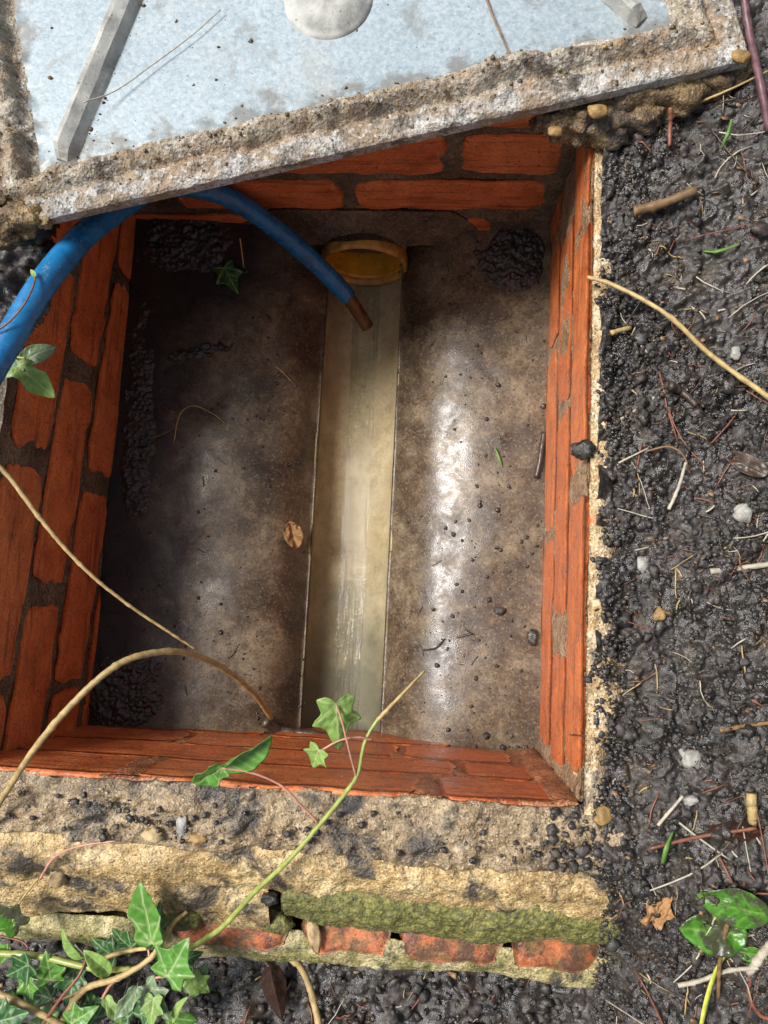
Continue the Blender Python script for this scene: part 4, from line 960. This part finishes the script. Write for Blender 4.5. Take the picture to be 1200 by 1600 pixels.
stem(vz((582, 1156, 0.034), (558, 1152, 0.042), (528, 1158, 0.046), (497, 1176, 0.044)), 0.0010, 0.0008, 'pinks', vine, name='leaf_stalk')
stem(vz((497, 1286, 0.018), (470, 1258, 0.024), (440, 1228, 0.030), (395, 1208, 0.036), (347, 1200, 0.040)), 0.0011, 0.0009, 'pinks', vine, name='leaf_stalk')
leaf(at(526, 1102, 0.058), at(531, 1178, 0.040), 'leaf_lt', vine, roll=0.25, width=0.78, curl=0.1, fold=-0.2, seed=3)
leaf(at(498, 1172, 0.045), at(484, 1203, 0.036), 'leaf_lt', vine, roll=-0.3, width=1.0, curl=0.2, fold=0.1, seed=4)
leaf(at(346, 1199, 0.040), at(427, 1157, 0.050), 'leaf', vine, 'oval', roll=-0.95, width=0.75, curl=0.1, fold=0.5, seed=5)
leaf(at(347, 1198, 0.040), at(300, 1238, 0.030), 'leaf', vine, 'long', roll=0.7, width=1.0, curl=0.25, fold=0.35, seed=6)

# ivy clump in the lower left corner
ivy = thing('ivy_plant', at(150, 1540, -0.10), 'clump of ivy with green and pale leaves in the lower left corner', 'ivy')
for i, (pts, r0, r1, m) in enumerate([
    ([(-30, 1488, -.045), (60, 1494, -.04), (150, 1514, -.035), (205, 1514, -.04)], .0036, .0024, 'grn'),
    ([(88, 1612, -.055), (130, 1548, -.045), (185, 1528, -.035), (232, 1500, -.035), (250, 1476, -.035), (272, 1442, -.04), (292, 1424, -.045)], .0034, .0016, 'straw'),
    ([(-20, 1545, -.04), (40, 1572, -.035), (95, 1602, -.04), (140, 1640, -.05)], .0034, .003, 'straw'),
    ([(60, 1610, -.04), (95, 1560, -.03), (126, 1520, -.03), (140, 1480, -.04)], .0016, .0012, 'redt'),
    ([(160, 1560, -.05), (172, 1540, -.04), (190, 1525, -.035)], .0014, .0014, 'pinks'),
    ([(150, 1590, -.06), (205, 1560, -.05), (240, 1530, -.035), (262, 1526, -.03)], .0014, .001, 'pinks'),
    ([(0, 1462, -.05), (40, 1475, -.05), (45, 1508, -.04)], .001, .001, 'redt'),
    ([(150, 1506, -.06), (170, 1494, -.05), (205, 1485, -.045), (230, 1482, -.04)], .0022, .0018, 'straw'),
    ([(50, 1575, -.06), (100, 1560, -.055), (150, 1535, -.05), (180, 1512, -.05)], .0013, .001, 'twig'),
    ([(110, 1600, -.05), (125, 1570, -.05), (128, 1540, -.05)], .0018, .0014, 'darkt'),
    ([(20, 1440, -.03), (30, 1412, -.028), (60, 1372, -.015)], .0010, .0010, 'straw'),
    ([(62, 1374, -.015), (85, 1340, -.005), (125, 1322, 0.0), (182, 1314, 0.004)], .0012, .0008, 'pinks'),
    ([(232, 1484, -.04), (236, 1500, -.035), (252, 1478, -.035)], .0012, .001, 'pinks')]):
    stem(vz(*pts), r0, r1, m, ivy, k=9, knots=12)
for i, (b, t, m, kind, rl, w, cu, fo) in enumerate([
    ((238, 1474, -.030), (216, 1382, -.010), 'leaf', 'long', 0.25, 0.85, .08, .25),
    ((252, 1452, -.045), (247, 1408, -.04), 'leaf_dk', 'ivy', 0.4, .8, .1, .2),
    ((263, 1524, -.022), (293, 1468, -.012), 'leaf', 'ivy', 0.1, .95, .08, .12),
    ((296, 1552, -.05), (323, 1508, -.045), 'leaf_gr', 'long', -.2, .9, .1, .1),
    ((214, 1545, -.025), (178, 1597, -.015), 'leaf_gr', 'long', .2, .8, .1, .2),
    ((228, 1543, -.035), (262, 1598, -.03), 'leaf_gr', 'ivy', -.1, .85, .1, .1),
    ((45, 1507, -.030), (8, 1528, -.025), 'leaf_dk', 'ivy', .2, 1.3, .1, .1),
    ((42, 1528, -.045), (46, 1578, -.04), 'leaf', 'ivy', -.2, .8, .15, .1),
    ((-8, 1598, -.025), (44, 1584, -.022), 'leaf_dk', 'ivy', .1, .95, .1, .1),
    ((132, 1497, -.03), (88, 1470, -.012), 'leaf_lt', 'oval', .6, .75, .3, .3),
    ((172, 1522, -.03), (134, 1490, -.015), 'leaf_lt', 'oval', -.5, .7, .25, .4),
    ((116, 1514, -.06), (106, 1580, -.055), 'leaf_dk', 'ivy', .1, .8, .1, .1),
    ((28, 1446, -.03), (-18, 1412, -.02), 'leaf_vivid', 'ivy', .1, .9, .1, .1),
    ((150, 1590, -.055), (130, 1545, -.05), 'leaf_dk', 'ivy', -.3, .9, .1, .1),
    ((180, 1495, -.07), (140, 1470, -.07), 'leaf_dk', 'ivy', .1, 1.0, .1, .1),
    ((80, 1560, -.07), (30, 1550, -.07), 'leaf_dk', 'ivy', .1, 1.0, .1, .1),
    ((150, 1600, -.06), (125, 1635, -.05), 'leaf', 'ivy', .1, 1.0, .1, .1),
    ((200, 1590, -.06), (165, 1570, -.06), 'leaf_dk', 'ivy', .2, .9, .1, .1),
    ((262, 1590, -.055), (310, 1598, -.06), 'leaf', 'long', .2, .8, .2, .1),
    ((60, 1608, -.05), (90, 1580, -.045), 'leaf', 'ivy', .2, .9, .2, .1),
    ((232, 1590, -.04), (205, 1540, -.05), 'leaf_dk', 'ivy', .4, .8, .2, .1),
    ((270, 1600, -.04), (283, 1560, -.03), 'leaf_lt', 'oval', .8, .5, .2, .3),
    ((246, 1470, -.06), (215, 1435, -.055), 'leaf_dk', 'ivy', .2, .8, .2, .1),
    ((300, 1530, -.04), (330, 1556, -.05), 'leaf_lt', 'ivy', .3, .8, .2, .1),
    ((20, 1560, -.05), (-20, 1578, -.045), 'leaf', 'ivy', .2, .9, .2, .1),
    ((80, 1530, -.045), (70, 1494, -.03), 'leaf', 'ivy', -.3, .9, .2, .2),
    ((165, 1560, -.04), (190, 1600, -.035), 'leaf_lt', 'long', .5, .7, .2, .2),
    ((110, 1600, -.04), (150, 1575, -.035), 'leaf', 'ivy', .2, .85, .15, .1),
    ((240, 1560, -.03), (232, 1612, -.025), 'leaf_lt', 'ivy', -.2, .8, .15, .1),
    ((205, 1480, -.05), (170, 1455, -.05), 'leaf_dk', 'ivy', .3, .9, .2, .1),
    ((285, 1500, -.05), (316, 1490, -.05), 'leaf_dk', 'ivy', .1, .9, .2, .1),
    ((10, 1495, -.05), (-14, 1470, -.045), 'leaf', 'ivy', .1, .9, .2, .1)]):
    leaf(at(*b), at(*t), m, ivy, kind, rl, w, cu, fo, 30 + i)

# ivy sprig behind the hose
spr = thing('ivy_sprig', at(20, 560, 0.0), 'pale ivy sprig hanging behind the blue hose at the left edge', 'ivy')
stem(vz((-30, 545, 0.012), (10, 555, 0.016), (40, 560, 0.02)), 0.0014, 0.001, 'grn', spr)
leaf(at(28, 572, 0.022), at(85, 620, 0.015), 'leaf_lt', spr, 'long', .15, .85, .1, .15, 71)
leaf(at(30, 565, 0.018), at(87, 540, 0.008), 'leaf_gr', spr, 'oval', -.2, .8, .1, .15, 72)
leaf(at(30, 572, 0.02), at(8, 590, 0.018), 'leaf_gr', spr, 'ivy', .1, .9, .1, .15, 73)
rt = thing('red_stalk', at(20, 500, 0.06), 'thin red stalk with a green tip lying on the blue hose', 'stalk')
stem(vz((-25, 525, 0.066), (8, 508, 0.0655), (35, 480, 0.063), (50, 452, 0.058), (56, 432, 0.053)), 0.0009, 0.0009, 'redt', rt)
leaf(at(56, 433, 0.053), at(47, 420, 0.054), 'leaf_lt', rt, 'oval', 0, .7, .1, .1, 74, name='bud')

# ------------------------------------------------------------------ twigs over the chamber
stem(vz((-40, 700, 0.03), (8, 738, 0.022), (55, 800, 0.01), (100, 855, -0.004), (150, 905, -0.02), (205, 948, -0.04), (260, 985, -0.06), (305, 1014, -0.08)), 0.0026, 0.0012, 'straw', None, 'long straw coloured twig slanting over the dark left benching', 'twig', k=12, knots=17)
stem(vz((-30, 1300, 0.004), (5, 1245, 0.022), (60, 1162, 0.05), (125, 1088, 0.062), (185, 1038, 0.055), (240, 1020, 0.035), (290, 1020, 0.005), (345, 1042, -0.05), (395, 1082, -0.12), (424, 1122, -0.19)), 0.0028, 0.0030, 'straw', None, 'arched pale stem bowing from the near left rim into the chamber', 'twig', k=12, knots=19)
stem([on(412, 1126, bench_z, .006), on(440, 1142, bench_z, .008), at(475, 1146, -0.285), at(520, 1152, -0.285)], 0.0075, 0.0048, 'darkt', None, 'short muddy root stub across the channel by the near wall', 'root', k=8, rough=.25)
stem(_lt, .0011, .0009, 'twig', None, 'thin bent brown stalk lying on the steel cover', 'twig')
stem([lz(130, 160, .016), lz(180, 142, .006), lz(240, 100, .003), (lz(300, 55, .003)), lz(345, 15, .003)], .0006, .0005, 'pale', None, 'hair thin dry rootlet trailing across the left of the steel cover', 'rootlet', 'root')
# twigs and litter on the soil
def gtwig(pts, r0, r1, mat, label, name='twig', lift=None, cat='twig', knots=13):
    P = [on(x, y, ground_z, (lift[i] if lift else 0) + r0 * 0.9) for i, (x, y) in enumerate(pts)]
    return stem(P, r0, r1, mat, None, label, name, cat, k=9, rough=.18, knots=knots)
gtwig([(918, 433), (962, 447), (1040, 490), (1112, 556), (1200, 620), (1260, 670)], .0018, .0026, 'straw', 'long straw twig curving from the brick edge across the soil', lift=[.014, .022, .024, .018, .014, .01])
gtwig([(990, 330), (1035, 318), (1087, 297)], .0048, .0042, 'twig', 'short thick brown stick on the dark soil near the cover', 'stick', lift=[.004, .008, .006])
gtwig([(970, 655), (1010, 630), (1050, 600)], .0013, .0011, 'pale', 'thin pale twig pointing at a stubby dark stick')
gtwig([(1046, 603), (1065, 612), (1088, 634)], .0040, .0026, 'darkt', 'stubby dark stick half buried in black crumbs', 'stick')
gtwig([(1045, 796), (1060, 762), (1072, 722)], .0017, .0014, 'pale', 'pale twig standing slantwise amid the middle soil', lift=[.002, .008, .01])
gtwig([(1110, 893), (1155, 888), (1215, 880)], .0026, .0024, 'pale', 'grey ribbed twig at the right edge of the soil')
gtwig([(1048, 168), (1047, 195), (1046, 228)], .0022, .0018, 'redt', 'short red brown twig hanging just below the cover', lift=[.02, .012, .008])
gtwig([(1160, -20), (1172, 60), (1188, 130), (1202, 205)], .0036, .0034, 'purple', 'dark purple stem beside the right corner of the cover', 'plant_stem', lift=[.03, .03, .025, .02], cat='stem')
gtwig([(1080, 165), (1140, 140), (1210, 106)], .0011, .0009, 'straw', 'thin straw on the soil crossing behind the purple stem', lift=[.01, .014, .014])
gtwig([(1125, 1142), (1165, 1134), (1215, 1128)], .0019, .0016, 'twig', 'brown twig at the right edge above the white stones')
gtwig([(1028, 1290), (1048, 1266), (1067, 1244)], .0014, .0013, 'pale', 'straight pale stalk left of the cut twig stub', lift=[.004, .006, .006])
gtwig([(1015, 1326), (1090, 1308), (1182, 1294)], .0014, .0016, 'redt', 'reddish root running level across the lower right soil', lift=[.004, .006, .006])
gtwig([(1174, 1240), (1175, 1262), (1176, 1284)], .0042, .0040, 'straw', 'cut ochre twig stub upright at the lower right', 'twig_stub', lift=[.006, .005, .0])
gtwig([(1122, 1560), (1125, 1500), (1134, 1455), (1148, 1402)], .0016, .0018, 'twig', 'brown stalk lying over the torn green leaf', lift=[.004, .012, .014, .012])
gtwig([(1060, 1540), (1095, 1532), (1135, 1517), (1185, 1512)], .0022, .0017, 'pale', 'pale root below the torn green leaf', 'root', lift=[.002, .006, .006, .004], cat='root')
gtwig([(1170, 1520), (1190, 1492), (1215, 1465)], .0034, .0038, 'pale', 'thick grey root at the right edge below the green leaf', 'root', cat='root', lift=[.003, .006, .006])
gtwig([(1172, 1520), (1172, 1560), (1195, 1590), (1225, 1580)], .0020, .0018, 'redt', 'reddish root bending in the lower right corner', 'root', cat='root')
gtwig([(445, 1492), (470, 1512), (488, 1556), (500, 1610)], .0030, .0034, 'straw', 'brown root emerging under the bottom ledge', 'root', lift=[.012, .014, .01, .006], cat='root')
gtwig([(1010, 705), (1045, 698), (1068, 712), (1078, 740)], .0009, .0008, 'twig', 'fine curling rootlet in the middle of the soil', 'rootlet', cat='root', lift=[.004, .008, .008, .003])
gtwig([(955, 520), (985, 512)], .0026, .0022, 'straw', 'tiny straw chip close to the right wall', 'twig', knots=None)
gtwig([(890, 1148), (915, 1150), (940, 1153)], .0008, .0008, 'redt', 'hair thin red fibre across the right brick edge', 'fibre', cat='fibre', lift=[.008, .006, .004])
gtwig([(1145, 640), (1120, 905), (1118, 906)][1:], .0008, .0008, 'redt', 'tiny reddish bristle beside the ribbed grey twig', 'fibre', cat='fibre')
stem([on(850, 676, bench_z, .003), on(845, 712, bench_z, .005), on(838, 747, bench_z, .003)], .0038, .0030, 'darkt', None, 'dark wet stick leaning at the foot of the right wall', 'stick', rough=.3)
stem([on(662, 1016, bench_z, .001), on(680, 1012, bench_z, .004), on(695, 998, bench_z, .001)], .0010, .0008, 'darkt', None, 'curved black fibre on the lower right benching', 'fibre', 'fibre')
stem([on(713, 996, bench_z, .001), on(738, 990, bench_z, .002)], .0014, .0012, 'darkt', None, 'short black straw bit on the glossy benching', 'fibre', 'fibre')
stem([on(375, 372, bench_z, .03), on(378, 395, bench_z, .015), on(381, 418, bench_z, .002)], .0010, .0008, 'straw', None, 'thin straw above the small dark leaf on the left benching', 'straw', 'straw')
stem([on(430, 572, bench_z, .001), on(442, 582, bench_z, .003), on(455, 596, bench_z, .001)], .0010, .0008, 'straw', None, 'tiny straw chip on the upper left benching', 'straw', 'straw')
stem([on(272, 690, bench_z, .001), on(280, 650, bench_z, .012), on(300, 634, bench_z, .012), on(330, 645, bench_z, .008), on(352, 662, bench_z, .001)], .0007, .0006, 'straw', None, 'curled dry rootlet on the left benching', 'rootlet', 'root')
stem([on(233, 685, bench_z, .004), on(250, 680, bench_z, .006), on(268, 672, bench_z, .003)], .0012, .001, 'twig', None, 'short brown twig among the sludge at the left', 'twig', 'twig')
# grass blades
def blade(pts, w, mat, label, name='grass_blade'):
    P = catmull(pts, 8); n = len(P); T = np.gradient(P, axis=0); V = []
    for i in range(n):
        s = np.cross(T[i], [0, 0, 1.0]); s /= np.linalg.norm(s); ww = w * (0.35 + 0.65 * math.sin(math.pi * min(0.98, 0.25 + 0.75 * i / n)))
        V += [P[i] - s * ww, P[i] + np.array([0, 0, -ww * .35]), P[i] + s * ww, P[i] + np.array([0, 0, -ww * .7])]
    F = []
    for i in range(n - 1):
        a, b = 4 * i, 4 * i + 4
        F += [(a, a + 1, b + 1, b), (a + 1, a + 2, b + 2, b + 1), (a + 2, a + 3, b + 3, b + 2), (a + 3, a, b, b + 3)]
    F += [(0, 3, 2, 1), (4 * n - 4, 4 * n - 3, 4 * n - 2, 4 * n - 1)]
    tag(obj(name, np.array(V), F, MAT[mat]), label, 'grass')
G = lambda x, y, l=0.0: on(x, y, ground_z, l)
blade([G(1094, 1612, .01), G(1105, 1560, .014), G(1120, 1515, .012), G(1136, 1490, .008)], .0022, 'ygrass', 'bright yellow green grass blade at the bottom right')
blade([G(1036, 1350, .004), G(1042, 1325, .008), G(1052, 1300, .004)], .0022, 'grass', 'pale green torn blade left of the reddish root')
blade([G(1100, 392, .003), G(1122, 392, .008), G(1155, 382, .006)], .0016, 'grass', 'green blade with a brown end in the upper right soil')
blade([G(1128, 230, .004), G(1138, 208, .012), G(1144, 186, .008)], .0018, 'grass', 'dark green blade on the soil below the cover corner')
blade([on(774, 700, bench_z, .002), on(780, 715, bench_z, .004), on(785, 730, bench_z, .001)], .0016, 'grass', 'tiny green blade on the right benching')
# fallen leaves
bl = on(446, 818, bench_z, .003)
leaf(on(452, 815, bench_z, .004), on(464, 856, bench_z, .002), 'leaf_tan', kind='oval', roll=.2, width=1.0, curl=-.3, fold=.5, seed=81, label='crumpled rust brown leaf at the left edge of the channel', name='dead_leaf', wave=.12)
leaf(on(350, 418, bench_z, .004), on(372, 458, bench_z, .004), 'leaf_dk', kind='ivy', roll=.15, width=.8, curl=.1, fold=.1, seed=82, label='small dark green leaf on the left benching below the hose', name='fallen_leaf')
leaf(G(1205, 1432, .016), G(1088, 1402, .006), 'leaf_vivid', kind='oval', roll=.2, width=.85, curl=.05, fold=.12, seed=83, label='bright green torn leaf at the right edge, upper of two', name='fallen_leaf')
leaf(G(1168, 1462, .012), G(1062, 1452, .010), 'leaf_vivid', kind='oval', roll=-.1, width=1.0, curl=.1, fold=.1, seed=84, label='bright green leaf with holes half buried in mud, lower of two', name='fallen_leaf', wave=.05)
leaf(G(1215, 1500, .006), G(1140, 1485, .004), 'leaf_vivid', kind='oval', roll=.2, width=.6, curl=.05, fold=.1, seed=88, label='narrow green leaf scrap under the two torn leaves', name='fallen_leaf')
leaf(G(1020, 1440, .006), G(1052, 1390, .008), 'leaf_tan', kind='ivy', roll=.1, width=.6, curl=.2, fold=.1, seed=85, label='tan dead leaf left of the bright green leaves', name='dead_leaf', wave=.1)
leaf(at(420, 1508, -0.08), at(440, 1590, -0.085), 'leaf_wet', kind='oval', roll=.2, width=.7, curl=-.1, fold=-.4, seed=86, label='glossy dark brown leaf below the bottom ledge', name='dead_leaf')
leaf(G(1200, 742, .006), G(1128, 704, .006), 'leaf_dead', kind='oval', roll=.2, width=.6, curl=.1, fold=.2, seed=87, label='wet brown leaf at the right edge in the middle', name='dead_leaf')
leaf(G(1102, 1300, .006), G(1200, 1300, .004), 'leaf_wet', kind='oval', roll=.2, width=.45, curl=.1, fold=.2, seed=89, label='dark sodden leaf behind the reddish root', name='dead_leaf')
# fine litter
parts = []
g = np.random.default_rng(77)
def fibre(x, y, ln, r, hz, an):
    n = 5; t = np.linspace(-.5, .5, n); b = g.normal(0, .25)
    X = x + ln * (t * math.cos(an) - b * t * t * math.sin(an)); Y = y + ln * (t * math.sin(an) + b * t * t * math.cos(an))
    Z = hz(X, Y); Z = 0.5 * Z + 0.5 * Z.max() + r * 1.5
    V, F = tube(np.stack([X, Y, Z], 1), r, r * .7, 4)
    return V, np.array([f for f in F if len(f) == 4])
lit = {'straw': [], 'pale': [], 'redt': [], 'darkt': []}
for i in range(460):
    x, y = (g.uniform(0.165, 0.34), g.uniform(-0.40, 0.52)) if i % 4 else (g.uniform(-0.42, 0.2), g.uniform(-0.44, -0.345))
    k = g.choice(list(lit)); lit[k].append(fibre(x, y, 0.006 + 0.026 * g.random() ** 2, 0.0004 + 0.0007 * g.random() ** 2, ground_z, g.uniform(0, 6.3)))
for i in range(40):
    x, y = g.uniform(-0.40, 0.12), g.uniform(-0.13, 0.46)
    if -0.18 < x < -0.045: continue
    lit['darkt'].append(fibre(x, y, 0.004 + 0.012 * g.random(), 0.0004 + 0.0004 * g.random(), bench_z, g.uniform(0, 6.3)))
lit['leafbits'] = []
for i in range(520):
    x, y = (g.uniform(0.160, 0.34), g.uniform(-0.40, 0.52)) if i % 4 else (g.uniform(-0.42, 0.2), g.uniform(-0.44, -0.345))
    n = int(g.integers(5, 8)); r = 0.0012 + 0.0038 * g.random() ** 2.2; an = np.sort(g.uniform(0, 6.283, n))
    rr = r * g.uniform(0.5, 1.1, n); tl = g.normal(0, 0.35, 2)
    zc = float(ground_z(np.array([x]), np.array([y]))[0]) + 0.0012 + r * 0.3
    ring = np.stack([x + rr * np.cos(an), y + 0.7 * rr * np.sin(an), zc + tl[0] * rr * np.cos(an) + tl[1] * rr * np.sin(an)], 1)
    V = np.vstack([[[x, y, zc + 0.2 * r]], ring, ring - [0, 0, 0.0005]])
    F = [(0, 1 + k, 1 + (k + 1) % n) for k in range(n)] + [(1 + k, 1 + n + k, 1 + n + (k + 1) % n) for k in range(n)] + [(1 + k, 1 + n + (k + 1) % n, 1 + (k + 1) % n) for k in range(n)]
    lit['leafbits'].append((V, np.array(F)))
for i in range(46):                              # longer rootlets, thickest low on the right
    x, y = (g.uniform(0.19, 0.33), g.uniform(-0.42, -0.16)) if i % 2 else (g.uniform(0.17, 0.33), g.uniform(-0.2, 0.5))
    k = ['redt', 'pale', 'darkt'][i % 3]; lit[k].append(fibre(x, y, 0.03 + 0.05 * g.random(), 0.0005 + 0.0007 * g.random(), ground_z, g.uniform(0, 6.3)))
for k, v in lit.items():
    tag(obj('plant_litter', *join(v), MAT[k], origin=np.zeros(3), smooth=False), {'leafbits': 'small brown flakes of dead leaf', 'straw': 'yellow straw fibres', 'pale': 'pale dry fibres', 'redt': 'reddish rootlets', 'darkt': 'dark wet fibres'}[k] + ' scattered through the soil', 'litter', kind='stuff')
